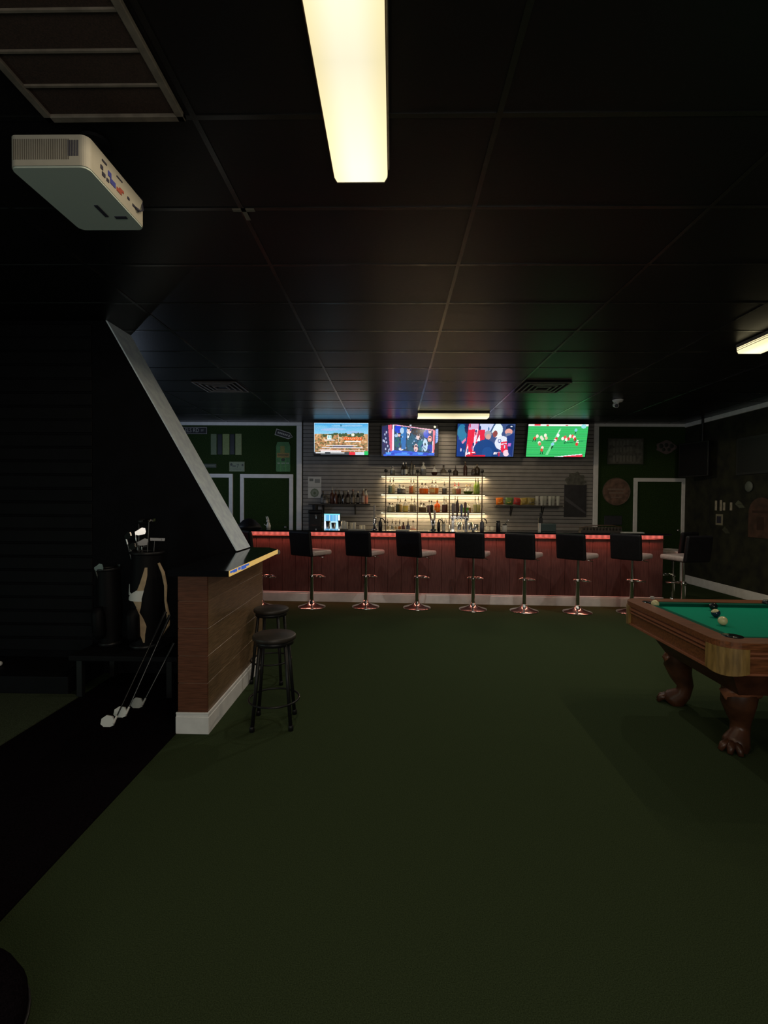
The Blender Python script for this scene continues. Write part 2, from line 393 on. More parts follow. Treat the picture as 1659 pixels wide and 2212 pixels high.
b.go('blue_inlay', M['blue'], ct)['label'] = 'blue marks on the gold edge'
# carpet, hitting mat, step and bench in the golf bay
b = MB(); b.box(-2.38, -1.392, FY + .02, WY0 - .02, .0005, .008); tag(b.go('carpet', M['carpet']), 'black carpet runner between the turf floor and the golf mat', 'carpet')
b = MB(); b.box(LX + .02, -2.39, FY + .02, 3.67, .0005, .012); tag(b.go('hitting_mat', M['mat_green']), 'dark green golf hitting mat at the far left', 'mat')
b = MB(); b.box(LX + .02, -2.5, 3.68, WY0 - .02, .0005, .14, .006); tag(b.go('step', M['black']), 'low black step along the foot of the golf bay wall', 'step')
be = thing('bench', 'low black bench under the golf bags', 'bench', (-2.0, 3.88, .0085))
b = MB(); b.box(-.45, .38, -.27, .25, .28, .32, .006); b.go('top', M['black'], be)
for sx in (-.38, .31):
    for sy in (-.23, .2):
        b = MB(); b.box(sx - .02, sx + .02, sy - .02, sy + .02, 0, .279); b.go('leg', M['metalblack'], be)
b = MB(); b.sph(tuple(Vector((atY(-1, 1440, 3.9).x, 3.9, .1615))), .0213); tag(b.go('golf_ball', M['golfwhite']), 'white golf ball on the low black step', 'ball')
b = MB(); b.lathe([(.02, 0), (.22, 0), (.24, .02), (.25, .08), (.25, .15), (.232, .19), (.18, .206), (.02, .21)], 40)
ot = thing('blob', 'black low round ottoman at the bottom left corner', 'blob', (-1.2, 1.15, .0))  # unidentified dark round form, built as a low solid
b.go('cushion', M['carpet'], ot, (0, 0, .0085)); 
b = MB(); b.tube([(.251 * math.cos(a * PI / 20), .251 * math.sin(a * PI / 20), .12) for a in range(40)], .006, 6, True); b.go('edge_band', M['metalblack'], ot)

# =============================================================== LUMINAIRES
def lamp(loc, e, col, size=.004, name='lamp_bulb'):
    l = bpy.data.lights.new(name, 'POINT'); l.energy = e; l.color = col; l.shadow_soft_size = size
    o = bpy.data.objects.new(name, l); C.objects.link(o); o.location = loc; return o
def fixture(label, cx, cy, rz, e, n=3, L=1.22):
    f = thing('ceiling_light', label, 'ceiling light', (cx, cy, CH - .0045), rz, 'wraparound fluorescent fixtures')
    W = .237
    b = MB(); b.box(-W / 2 - .012, W / 2 + .012, -L / 2, L / 2, -.03, 0, .003, seg=1)
    b.go('housing', M['grille'], f)
    b = MB(); prof = [(-W / 2 - .004, -.03), (-W / 2 - .001, -.065), (-W / 2 + .012, -.086), (W / 2 - .012, -.086), (W / 2 + .001, -.065), (W / 2 + .004, -.03)]
    b.prism([(x, -L / 2 + .006, z) for x, z in prof], (0, L - .012, 0)); b.go('lens', M['lens'], f)
    for s in (-1, 1):
        b = MB(); b.prism([(x * 1.01, s * (L / 2 - .005), z * 1.01) for x, z in prof], (0, s * .006, 0)); b.go('end_cap', M['grille'] , f)
    for s in (-1, 1):
        b = MB()
        for zz in (-.040, -.058): b.box(min(s * (W / 2 + .0025), s * (W / 2 + .0055)), max(s * (W / 2 + .0025), s * (W / 2 + .0055)), -L / 2 + .01, L / 2 - .01, zz - .002, zz + .002)
        b.go('lens_rib', M['brass'], f)
    for k in range(n):
        q = -L / 2 + L * (k + .5) / n
        v = Matrix.Rotation(rz, 3, 'Z') @ Vector((0, q, 0))
        l = bpy.data.lights.new('lamp', 'SPOT'); l.spot_size = R(176); l.spot_blend = .12; l.energy = e / n; l.color = (1, .80, .55); l.shadow_soft_size = .012
        o = bpy.data.objects.new('lamp', l); C.objects.link(o); o.location = (0, q, -.098); o.parent = f
    return f
fixture('long lit fluorescent ceiling light overhead, nearest the viewer', -.157, 1.63, 0, 38.0)
fixture('lit fluorescent ceiling light in front of the bar televisions', (atY(978, 900, 8.42)).x, 8.42, PI / 2, 42.0)
fixture('lit fluorescent ceiling light over the pool table at the right edge', 3.42, 4.17, 0, 52.0)

# return grille, supply vents, ceiling camera
rg = thing('return_grille', 'large ceiling return air grille at the top left', 'vent', (-1.12, 1.355, CH - .0045))
b = MB(); w, h = .28, .61
b.box(-w, -w + .03, -h, h, -.02, 0, .003, seg=1); b.box(w - .03, w, -h, h, -.02, 0, .003, seg=1); b.box(-w, w, -h, -h + .03, -.02, 0, .003, seg=1); b.box(-w, w, h - .03, h, -.02, 0, .003, seg=1)
b.go('frame', M['grille'], rg)
b = MB(); b.box(-w + .02, w - .02, -h + .02, h - .02, -.008, -.001); b.go('mesh_screen', M['mesh'], rg)
for i in range(7):
    b = MB(); yy = h - .165 - i * .137; b.box(-w + .03, w - .03, yy - .004, yy + .004, -.016, -.008); b.go('crossbar', M['grille'], rg)
def vent(label, cx, cy):
    v = thing('ceiling_vent', label, 'vent', (cx, cy, CH - .0045), 0, 'square supply diffusers')
    b = MB()
    for k in range(4):
        s = .29 - k * .065; t = .018; z = -.012 - .003 * k
        b.ring([(-s, -s), (s, -s), (s, s), (-s, s)], [(-s + t, -s + t), (s - t, -s + t), (s - t, s - t), (-s + t, s - t)], z - .008, z)
    b.go('louvre', M['vent'], v)
    b = MB(); b.box(-.29, .29, -.29, .29, -.01, -.001); b.go('backing', M['dark'], v)
vent('square ceiling vent above the left turf wall', -2.31, 6.5)
vent('square ceiling vent in front of the rightmost television', 1.96, 6.5)
k = thing('security_camera', 'small white dome security camera on the ceiling right of the televisions', 'camera', (3.32, 7.3, CH - .0045))
b = MB(); b.lathe([(.01, -.035), (.06, -.035), (.075, -.01), (.075, 0)], 20); b.go('base', M['white'], k)
b = MB(); b.cyl((0, 0, -.035), (-.03, -.02, -.07), .02); b.cyl((-.03, .02, -.072), (-.05, -.07, -.10), .035, .032); b.go('barrel', M['white'], k)
b = MB(); b.cyl((-.05, -.07, -.10), (-.0515, -.0765, -.102), .026); b.go('lens_window', M['port'], k)
tp = thing('tee_glint', 'pale tee shaped patch for light caught on the ceiling grid', 'ceiling patch', (-.80, 2.585, CH - .0045))
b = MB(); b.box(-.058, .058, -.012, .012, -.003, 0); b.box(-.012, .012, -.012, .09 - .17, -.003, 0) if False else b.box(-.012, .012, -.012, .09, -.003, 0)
b.go('plate', mat('glint_paint', (.16, .14, .11), .6), tp)  # pale plate paints light reflected on the glossy grid bars

# projector
PX0, PX1, PY0, PY1, PZ = -1.435, -1.138, 1.80, 2.22, atY(100, 361, 1.8).z
pj = thing('projector', 'white ceiling projector with ports on its right side', 'projector', ((PX0 + PX1) / 2, (PY0 + PY1) / 2, PZ))
w, d, h = (PX1 - PX0) / 2, (PY1 - PY0) / 2, .118
def rrect(w, d, r, n=6):
    pts = []
    for cx, cy, a0 in ((w - r, d - r, 0), (-w + r, d - r, 90), (-w + r, -d + r, 180), (w - r, -d + r, 270)):
        for i in range(n + 1): a = R(a0 + 90 * i / n); pts.append((cx + r * math.cos(a), cy + r * math.sin(a)))
    return pts
rr = rrect(w, d, .028)
b = MB(); b.prism([(x, y, .006) for x, y in rr], (0, 0, h - .006)); b.go('case', M['plastic'], pj)
b = MB(); b.prism([(x * .985, y * .985, 0) for x, y in rr], (0, 0, .0058)); b.go('underside', M['plastic2'], pj)
b = MB()
for i in range(26): xx = -w + .02 + i * .0082; b.box(xx, xx + .004, -d - .0012, -d + .002, .028, h - .016)
b.go('front_vent', flat((.12, .11, .09)), pj)
b = MB()
for i in range(7): xx = w - .072 + i * .006; b.box(xx, xx + .003, -d - .0015, -d + .002, .04, h - .02)
b.go('side_vent', M['port'], pj)
for (y0, y1, z0, z1, m) in ((-.13, -.115, .05, .065, 'port'), (-.12, -.10, .03, .045, 'port'), (-.09, -.075, .028, .04, 'port'), (-.08, -.06, .055, .075, 'portblue'), (-.065, -.03, .035, .055, 'portblue'), (-.02, .015, .035, .05, 'portred'), (.0, .03, .05, .06, 'portred'), (-.12, -.09, .085, .092, 'port'), (.06, .075, .05, .06, 'port'), (.1, .15, .045, .055, 'port'), (-.02, .02, .09, .095, 'port')):
    b = MB(); b.box(w - .001, w + .003, y0, y1, z0, z1); b.go('port', M[m], pj)
for (x0, x1, y0, y1) in ((.03, .045, .02, .10), (.07, .12, .10, .115)):
    b = MB(); b.box(x0, x1, y0, y1, -.003, .001); b.go('foot_slot', M['port'], pj)
b = MB(); b.tube([(w + .002, .12, .05), (w + .02, .13, .04), (w + .015, .16, .06), (w - .01, .2, .13), (0, .12, .25), (0, .1, CH - PZ - .006)], .004, 8); b.go('cable', M['port'], pj)
b = MB(); b.cyl((0, .08, h), (0, .08, CH - PZ - .006), .02); b.cyl((0, .08, CH - PZ - .02), (0, .08, CH - PZ - .006), .06); b.box(-.08, .08, -.08, .08, h, h + .012); b.go('ceiling_mount', M['black'], pj)

# ============================================================== TELEVISIONS
rng = np.random.default_rng(3)
W_ = (1, 1, 1)
def tv1():
    p = Pic(150, 84, srgb(60, 150, 215)); p.grad(0, .42, srgb(62, 160, 218), srgb(150, 210, 235)); p.grad(.34, 1, srgb(200, 150, 100), srgb(165, 118, 84))
    for i in range(9): p.ell(rng.uniform(0, 1), rng.uniform(.05, .3), .16, .035, srgb(110 + i * 6, 188, 226))
    for i in range(420):
        y = rng.uniform(.36, .95); p.ell(rng.uniform(0, 1), y, .018, .026, srgb(*rng.choice([(206, 160, 112), (170, 118, 80), (104, 104, 66), (226, 190, 146), (112, 88, 62), (140, 130, 90)])))
    for i in range(60): p.ell(rng.uniform(.15, .9), rng.uniform(.33, .42), .025, .03, srgb(70, 90, 60))
    p.rect(.24, .38, .32, .51, srgb(220, 245, 240)); p.rect(.255, .41, .275, .48, srgb(120, 190, 200)); p.rect(.29, .41, .305, .48, srgb(120, 190, 200))
    p.rect(.19, .52, .38, .545, srgb(235, 235, 235)); p.rect(.445, .38, .452, .6, srgb(240, 240, 230))
    p.ell(.715, .37, .03, .05, srgb(230, 235, 220))
    for i in range(9): p.rect(.545 + i * .038, .44, .575 + i * .038, .53, srgb(236, 98, 42)); p.rect(.552 + i * .038, .46, .562 + i * .038, .5, srgb(250, 190, 150))
    p.rect(.57, .56, .86, .59, srgb(240, 235, 235))
    for x0, x1, y, c in ((.22, .8, .69, (240, 236, 236)), (.14, .9, .76, (220, 222, 232)), (.1, .3, .83, (245, 240, 240)), (.34, .72, .72, (90, 90, 110)), (.08, .95, .84, (225, 190, 180)), (.12, .5, .87, (242, 238, 238))):
        p.rect(x0, y, x1, y + .03, srgb(*c))
    p.rect(0, .90, 1, 1, srgb(70, 74, 80)); p.rect(.03, .92, .2, .95, srgb(235, 235, 235)); p.rect(.3, .92, .56, .95, srgb(215, 215, 215))
    p.rect(.65, .9, .76, 1, srgb(226, 50, 66)); p.rect(.76, .9, .93, 1, srgb(200, 214, 226)); p.rect(.93, .88, 1, 1, srgb(30, 190, 95)); p.rect(0, .95, .12, 1, srgb(20, 20, 24))
    p.rect(0, 0, 1, .012, srgb(215, 240, 255)); p.rect(0, 0, .008, .9, srgb(190, 225, 245)); p.rect(.992, 0, 1, .88, srgb(190, 225, 245)); p.ell(.495, .075, .018, .032, srgb(40, 90, 120)); p.ell(.495, .075, .009, .016, srgb(80, 160, 200))
    p.noise(.12, rng); return p
def tv2():
    p = Pic(150, 84, srgb(8, 8, 14))
    def S(u, v): return ((u - 878) / 700, (v - 95) / 395)      # u,v in my notes' frame
    p.poly([S(885, 120), S(950, 100), S(1015, 470), S(885, 470)], srgb(24, 32, 84))
    for i in range(26): u = rng.uniform(890, 985); v = rng.uniform(150, 440); x, y = S(u, v); p.ell(x, y, .012, .04, srgb(*rng.choice([(150, 160, 200), (20, 30, 90), (60, 30, 90), (180, 190, 220)])))
    p.poly([S(955, 100), S(1005, 95), S(1012, 440), S(985, 420)], srgb(214, 84, 112))
    p.poly([S(1012, 95), S(1032, 92), S(1030, 440), S(1006, 440)], srgb(236, 226, 250))
    p.poly([S(1032, 92), S(1520, 160), S(1520, 465), S(1030, 420)], srgb(16, 62, 92))
    for (u, v, ru, rv, c) in ((1080, 150, 38, 55, (22, 60, 214)), (1150, 250, 34, 130, (30, 120, 190)), (1080, 320, 40, 70, (14, 90, 100)), (1215, 170, 32, 34, (236, 196, 196)), (1130, 170, 24, 40, (170, 200, 226)), (1212, 240, 18, 45, (225, 230, 240)), (1250, 330, 60, 110, (14, 84, 112)), (1300, 180, 60, 40, (26, 26, 40)), (1335, 250, 30, 35, (214, 200, 206)), (1370, 350, 50, 70, (16, 110, 130)), (1440, 210, 44, 50, (20, 74, 200)), (1475, 180, 20, 24, (226, 180, 176)), (1475, 270, 26, 40, (230, 150, 150)), (1420, 350, 30, 80, (190, 216, 240)), (1305, 385, 26, 50, (240, 190, 186)), (1120, 400, 30, 20, (214, 222, 240)), (1200, 180, 12, 26, (240, 220, 220)), (1060, 230, 22, 22, (160, 190, 220)), (1480, 390, 34, 50, (20, 60, 170))):
        x, y = S(u, v); p.ell(x, y, ru / 700, rv / 395, srgb(*c))
    for i in range(90):
        u = rng.uniform(1045, 1500); v = rng.uniform(150, 420); x, y = S(u, v); p.ell(x, y, rng.uniform(.006, .016), rng.uniform(.015, .05), srgb(*rng.choice([(12, 30, 60), (10, 60, 90), (20, 90, 130), (30, 30, 44), (150, 180, 214), (16, 40, 130)])))
    for u, v in ((1095, 225), (1212, 160), (1335, 245), (1475, 180), (1475, 275), (1305, 380), (1120, 395)): x, y = S(u, v); p.ell(x, y, .022, .05, srgb(232, 196, 190)); p.ell(x, y - .045, .024, .022, srgb(60, 40, 40))
    p.poly([S(1160, 130), S(1190, 130), S(1175, 400), S(1120, 400)], srgb(30, 104, 176)); p.poly([S(1215, 200), S(1230, 200), S(1205, 290)], srgb(240, 240, 250))
    p.poly([S(1032, 92), S(1520, 155), S(1520, 168), S(1032, 102)], srgb(240, 170, 196))
    p.poly([S(1514, 160), S(1540, 165), S(1532, 470), S(1508, 468)], srgb(236, 120, 140)); p.poly([S(1508, 300), S(1516, 300), S(1512, 468), S(1505, 468)], srgb(246, 236, 246))
    p.poly([S(1545, 150), S(1580, 145), S(1575, 310), S(1545, 330)], srgb(110, 150, 226))
    for i in range(7): p.poly([S(1548, 165 + i * 22), S(1577, 160 + i * 22), S(1577, 166 + i * 22), S(1548, 171 + i * 22)], srgb(190, 210, 246))
    p.poly([S(900, 470), S(1030, 415), S(1520, 450), S(1540, 482), S(905, 488)], srgb(22, 84, 214))
    for i in range(9): u = 930 + i * 66; p.poly([S(u, 440 + (i % 3) * 8), S(u + 90, 446), S(u + 60, 470), S(u + 6, 470)], srgb(*((70, 150, 236), (24, 60, 190), (40, 110, 226))[i % 3]))
    p.poly([S(1040, 455), S(1230, 458), S(1230, 482), S(1040, 482)], srgb(50, 130, 240)); x, y = S(1535, 120); p.ell(x, y, .02, .034, srgb(255, 246, 214)); x, y = S(1236, 100); p.ell(x, y, .018, .03, srgb(200, 206, 216))
    p.noise(.1, rng); return p
def tv3():
    p = Pic(150, 84, srgb(60, 80, 130)); k = lambda u, v: ((u - 90) / 650, (v - 85) / 355)
    E = lambda u, v, a, c, col: p.ell(*k(u, v), a / 650, c / 355, srgb(*col)); Q = lambda pts, col: p.poly([k(*q) for q in pts], srgb(*col))
    Q([(90, 85), (220, 85), (215, 440), (90, 440)], (24, 60, 120)); E(140, 200, 55, 110, (40, 120, 160)); E(200, 130, 30, 60, (20, 34, 80)); Q([(120, 300), (190, 235), (190, 270), (135, 320)], (226, 130, 170)); Q([(90, 200), (170, 330), (170, 440), (90, 440)], (16, 56, 130))
    Q([(215, 85), (330, 85), (320, 440), (190, 440)], (226, 30, 66)); Q([(220, 85), (325, 85), (325, 140), (215, 150)], (206, 176, 214)); Q([(290, 140), (325, 140), (290, 380), (270, 380)], (236, 216, 236)); Q([(190, 400), (215, 300), (230, 440), (190, 440)], (240, 220, 230))
    Q([(340, 85), (500, 85), (480, 180), (340, 170)], (196, 206, 236)); Q([(335, 150), (400, 150), (400, 270), (330, 270)], (226, 36, 70)); Q([(330, 230), (345, 200), (350, 270), (310, 275)], (240, 240, 250))
    E(540, 150, 62, 72, (216, 232, 236)); E(520, 190, 30, 40, (150, 76, 76)); Q([(470, 180), (520, 85), (500, 85), (455, 170)], (60, 90, 130)); E(555, 210, 40, 22, (236, 240, 246))
    E(600, 290, 80, 75, (220, 226, 240)); E(572, 268, 20, 20, (50, 70, 150)); E(572, 268, 12, 12, (220, 226, 240)); E(640, 350, 50, 50, (228, 40, 74)); Q([(590, 280), (660, 270), (660, 290), (590, 300)], (224, 60, 90)); Q([(590, 310), (665, 300), (665, 320), (590, 330)], (224, 60, 90)); E(655, 400, 34, 36, (236, 206, 220))
    E(685, 130, 50, 40, (24, 44, 84)); E(670, 170, 42, 34, (224, 160, 150)); E(670, 205, 34, 24, (110, 120, 150)); Q([(650, 220), (738, 180), (725, 440), (680, 400), (660, 300)], (30, 54, 120)); Q([(670, 290), (705, 290), (700, 325), (668, 325)], (206, 110, 200)); E(696, 112, 12, 7, (236, 240, 246))
    E(438, 200, 40, 42, (150, 150, 160)); E(440, 225, 30, 28, (206, 160, 150)); E(410, 370, 130, 115, (24, 66, 128)); Q([(280, 380), (560, 360), (580, 440), (270, 440)], (22, 58, 118))
    Q([(225, 385), (370, 385), (370, 410), (225, 410)], (226, 40, 60)); 
    for u0, u1 in ((226, 248), (262, 300), (306, 340), (346, 366), (378, 400), (404, 410), (416, 446), (462, 500), (506, 536), (540, 548), (556, 590)): Q([(u0, 390), (u1, 390), (u1, 402 if u1 - u0 > 30 else 414), (u0, 402 if u1 - u0 > 30 else 414)], (246, 236, 240))
    for i in range(70): E(rng.uniform(95, 735), rng.uniform(90, 435), rng.uniform(4, 12), rng.uniform(10, 26), [(30, 70, 130), (18, 44, 96), (60, 110, 160), (200, 206, 230), (180, 40, 80)][int(rng.integers(5))]) if i % 3 == 0 else None
    E(410, 370, 110, 95, (24, 66, 128)); E(440, 395, 60, 60, (30, 76, 140)); E(438, 195, 36, 36, (158, 158, 166)); E(441, 222, 26, 26, (206, 164, 152)); E(545, 150, 54, 62, (222, 236, 240)); E(520, 190, 24, 34, (140, 70, 70))
    Q([(200, 425), (420, 425), (420, 440), (200, 440)], (200, 30, 60)); p.noise(.08, rng); return p
def tv4():
    p = Pic(150, 84, srgb(60, 190, 105)); k = lambda u, v: ((u - 885) / 650, (v - 85) / 355)
    Q = lambda pts, col: p.poly([k(*q) for q in pts], srgb(*col)); E = lambda u, v, a, c, col: p.ell(*k(u, v), a / 650, c / 355, srgb(*col))
    for i in range(14): p.rect(0, .07 + i * .07, 1, .095 + i * .07, srgb(48 + (i % 2) * 10, 170 + (i % 3) * 8, 92))
    p.rect(0, 0, 1, .055, srgb(236, 236, 232)); p.rect(.1, 0, .2, .05, srgb(226, 70, 80)); p.rect(.3, .01, .34, .055, srgb(226, 90, 90)); p.rect(.62, .02, .66, .05, srgb(200, 80, 90)); E(1485, 108, 28, 22, (150, 220, 226))
    Q([(1228, 130), (1244, 130), (1125, 420), (1095, 420)], (120, 216, 150))
    for i in range(8): Q([(1222 - i * 4, 150 + i * 8), (1236 - i * 4, 150 + i * 8), (1234 - i * 4, 155 + i * 8), (1220 - i * 4, 155 + i * 8)], (230, 250, 235))
    for (u, v, c) in ((965, 240, (214, 80, 60)), (990, 215, (230, 226, 200)), (1035, 225, (220, 230, 200)), (1050, 245, (226, 226, 206)), (1078, 205, (236, 236, 214)), (1090, 235, (224, 190, 160)), (1018, 285, (232, 232, 220)), (1025, 300, (214, 120, 90)), (1056, 340, (238, 220, 200)), (1052, 365, (214, 80, 60)), (1200, 245, (222, 50, 60)), (1190, 262, (236, 236, 230)), (1215, 205, (230, 246, 240)), (1270, 240, (240, 240, 230)), (1295, 225, (226, 90, 80)), (1310, 250, (240, 236, 230)), (1335, 240, (222, 70, 70)), (1350, 215, (240, 236, 226)), (1375, 215, (226, 90, 80)), (1395, 225, (240, 226, 216)), (1405, 245, (214, 70, 60)), (1435, 275, (240, 240, 230)), (1430, 300, (214, 60, 60))):
        E(u, v, 15, 19, c)
    for (u, v) in ((950, 262), (1045, 395), (975, 262), (1065, 395), (1160, 340), (1172, 330), (1405, 175), (1300, 282), (1410, 262)): Q([(u - 3, v - 20), (u + 6, v - 20), (u, v + 14), (u - 8, v + 14)], (20, 60, 44))
    E(1165, 300, 18, 16, (140, 205, 226)); E(1405, 148, 16, 16, (120, 200, 214)); Q([(1100, 258), (1250, 262), (1250, 268), (1060, 264)], (30, 120, 70)); Q([(1280, 285), (1500, 262), (1500, 268), (1290, 292)], (30, 120, 70))
    Q([(1180, 440), (1310, 425), (1500, 405), (1508, 440)], (236, 240, 244)); Q([(1300, 432), (1508, 415), (1508, 446), (1290, 446)], (222, 56, 76)); p.noise(.06, rng); return p
def television(label, x0, x1, y0, y1, Y, tilt, pic, Wd=None):
    c = atY((x0 + x1) / 2, (y0 + y1) / 2, Y)
    Wd = (x1 - x0) / F * Y; H = (y1 - y0) / F * Y * 1.0 / math.cos(R(tilt) * .9)
    t = thing('television', label, 'television', (c.x, c.y, c.z - H / 2), 0, 'televisions above the back bar')
    t.rotation_euler = (0, 0, 0)
    T = Matrix.Translation((0, 0, H / 2)) @ Matrix.Rotation(R(tilt), 4, 'X')
    b = MB(); b.box(-Wd / 2 - .012, Wd / 2 + .012, .004, .05, -H / 2 - .016, H / 2 + .012, .006, T=T)
    b.box(-Wd * .28, Wd * .28, .05, .075, -H * .35, H * .25, .006, T=T); b.go('housing', M['metalblack'], t)
    picmesh(pic, Wd, H, 'screen', M['screen'], t, tuple(T @ Vector((0, .0025, 0))), (R(tilt), 0, 0))
    b = MB(); dz = BW - Y
    b.cyl((0, .06, H / 2), (0, dz - .03, H / 2), .02); b.box(-.1, .1, dz - .03, dz - .0165, H / 2 - .1, H / 2 + .1, .003, seg=1); b.go('wall_bracket', M['metalblack'], t)
    return t
television('leftmost television, blue sky and orange show title on screen', 678.5, 795.5, 914, 982.5, 9.24, 2, tv1())
television('second television from left, men in dark suits on screen', 824.5, 946, 918, 985, 9.22, 4, tv2())
television('third television from left, football player in white helmet and man with grey hair', 988, 1110.5, 917, 985.5, 9.2, 14, tv3())
television('rightmost television, green football field on screen', 1140, 1266.5, 918, 986, 9.2, 15, tv4())

# ====================================================================== BAR
BA = math.atan2(7.10 - 7.28, 5.4)
bar = thing('bar_counter', 'long dark red panelled bar with red light strip under black top', 'bar', (3.93, 7.12, 0), BA)
BL = 7.4
b = MB(); b.box(-BL, -.02, .02, .28, 0, 1.052); b.go('carcass', M['dark'], bar)
b = MB(); x = 0
while x > -BL: b.box(max(x - .2, -BL), x - .004, 0, .022, .0, .985, .0015, seg=1); x -= .2
b.box(-.02, 0, .024, .28, 0, .985); b.box(-BL, 0, .001, .02, .985, 1.052); b.go('front_panel', M['barwood'], bar)
b = MB(); b.box(-BL, 0.004, -.016, -.001, .985, 1.0, .003, seg=1); b.go('moulding', M['barwood'], bar)
b = MB(); b.box(-BL, -.01, -.007, -.0015, 1.004, 1.05); b.go('light_strip', M['redled'], bar)['label'] = 'glowing red light strip'
b = MB(); b.box(-BL - .02, .05, -.13, .33, 1.055, 1.082, .005); b.go('bar_top', M['granite'], bar)
b = MB(); b.box(-BL, .012, -.014, -.0005, 0, .125, .002, seg=1); b.box(-BL, .006, -.008, -.0005, .125, .148, .002, seg=1); b.box(-BL, .012, -.012, -.0005, .137, .143)
b.box(.0005, .012, 0, .28, 0, .145, .002, seg=1); b.go('baseboard', M['white'], bar)
def onbar(px, yl, dz=0):     # point on the bar top at local depth yl seen at column px
    n = Matrix.Rotation(BA, 3, 'Z')
    best = None
    d = ray(px, 1147); d = Vector((d.x, d.y)); o = Vector((3.93, 7.12)) + (n @ Vector((0, yl, 0))).xy; e = (n @ Vector((1, 0, 0))).xy
    t = (o.x * e.y - o.y * e.x) / (d.x * e.y - d.y * e.x)
    return Vector((d.x * t, d.y * t, 1.0825 + dz))
l = bpy.data.lights.new('strip_glow', 'AREA'); l.shape = 'RECTANGLE'; l.size = BL - .2; l.size_y = .02; l.energy = 38; l.color = (1, .26, .18)
q = bpy.data.objects.new('strip_glow', l); C.objects.link(q); q.parent = bar; q.location = (-BL / 2, -.032, 1.052); q.rotation_euler = (R(30), 0, 0)
# back counter
bc = thing('back_counter', 'black back bar counter against the slatwall', 'counter', (0, 9.2, 0))
b = MB(); b.box(SL + .02, SR - .02, -.2, .28, 0, .9); b.go('cabinet', M['black'], bc)
b = MB(); b.box(SL + .01, SR - .01, -.26, .283, .901, .94, .004, seg=1); b.go('counter_top', M['lightgrey'], bc)
BCZ = .9405

# --------------------------------------------------------------- bar stools
def make_stool():
    r = thing('bar_stool', 'x', 'bar stool')
    b = MB(); b.lathe([(.01, .0), (.195, .0), (.2, .006), (.19, .014), (.12, .03), (.06, .055), (.035, .08), (.032, .1), (.01, .1)], 36); b.go('base', M['chrome'], r)
    b = MB(); b.cyl((0, 0, .08), (0, 0, .42), .028, n=18); b.lathe([(.029, .41), (.033, .42), (.033, .45), (.025, .46)], 18); b.cyl((0, 0, .42), (0, 0, .735), .019, n=16); b.go('pole', M['chrome'], r)
    b = MB(); pts = [(0.03 * math.sin(0), .03, .43)]
    pts = [(-.035, .03, .435), (-.11, .07, .435), (-.125, .14, .43), (-.09, .2, .425), (0, .215, .425), (.09, .2, .425), (.125, .14, .43), (.11, .07, .435), (.035, .03, .435)]
    b.tube(pts, .011, 10); b.go('footrest', M['chrome'], r)
    b = MB(); b.box(-.2, .2, -.19, .21, .75, .82, .026, seg=3); 
    s = b.go('seat', M['seatv'], r)
    b = MB(); b.box(-.13, .13, -.13, .13, .735, .749); b.go('seat_plate', M['metalblack'], r)
    b = MB()
    T = Matrix.Translation((0, -.205, .80)) @ Matrix.Rotation(R(7), 4, 'X')
    b.box(-.205, .205, -.028, .028, -.055, .30, .024, T=T, seg=3)
    b.go('backrest', M['leather'], r)
    b = MB()
    for i in range(3): b.box(-.19, .19, .0275, .0305, .06 + i * .075, .063 + i * .075, T=T)
    b.go('stitching', M['metalblack'], r)
    b = MB(); b.tube([(.02, 0, .74), (.1, .03, .735), (.19, .05, .715)], .006, 8); b.go('height_lever', M['chrome'], r)
    return r
st = make_stool()
def theta(px_back, p):
    best = (9e9, 0)
    for t in range(-85, 86):
        a = R(t); x = p.x - .2 * math.sin(a); y = p.y - .2 * math.cos(a)
        v = ROT.transposed() @ (Vector((x, y, .95)) - EYE); e = abs(829.5 + F * v.x / -v.z - px_back)
        if e < best[0]: best = (e, t)
    return best[1]
names = ['padded stool at the far left, half hidden by the slanted board',
 'first whole padded stool from the left along the bar front', 'second whole padded stool from the left along the bar front',
 'third whole padded stool from the left along the bar front', 'fourth whole padded stool from the left along the bar front',
 'fifth whole padded stool from the left, below the snack shelf', 'sixth whole padded stool from the left, below the rightmost television',
 'padded stool at the bar front whose base the pool table hides']
spots = [(564, 1311, 534), (673.5, 1311, 652), (789.9, 1311, 775), (900.5, 1313, 884.5), (1021.5, 1316.5, 1015.3), (1132, 1320, 1124.5), (1247, 1322.7, 1234.5), (1363.5, 1323, 1353)]
first = True
for lab, (px, py, bx) in zip(names, spots):
    p = atZ(px, py, 0); t = theta(bx, p)
    if px == 564: t = 52
    s = st if first else copy_tree(st); first = False
    s.location = (p.x, p.y, .0005); s.rotation_euler = (0, 0, -R(t)); s['label'] = 'black and chrome ' + lab; s['group'] = 'padded stools around the bar'
for lab, x, y, t in (('black and chrome padded stool past the bar end, nearer the pool table', 3.93, 6.62, -15), ('black and chrome padded stool past the bar end, farther back beside the bar corner', 4.22, 7.38, -30)):
    s = copy_tree(st); s.location = (x, y, .0005); s.rotation_euler = (0, 0, -R(t)); s['label'] = lab; s['group'] = 'padded stools around the bar'

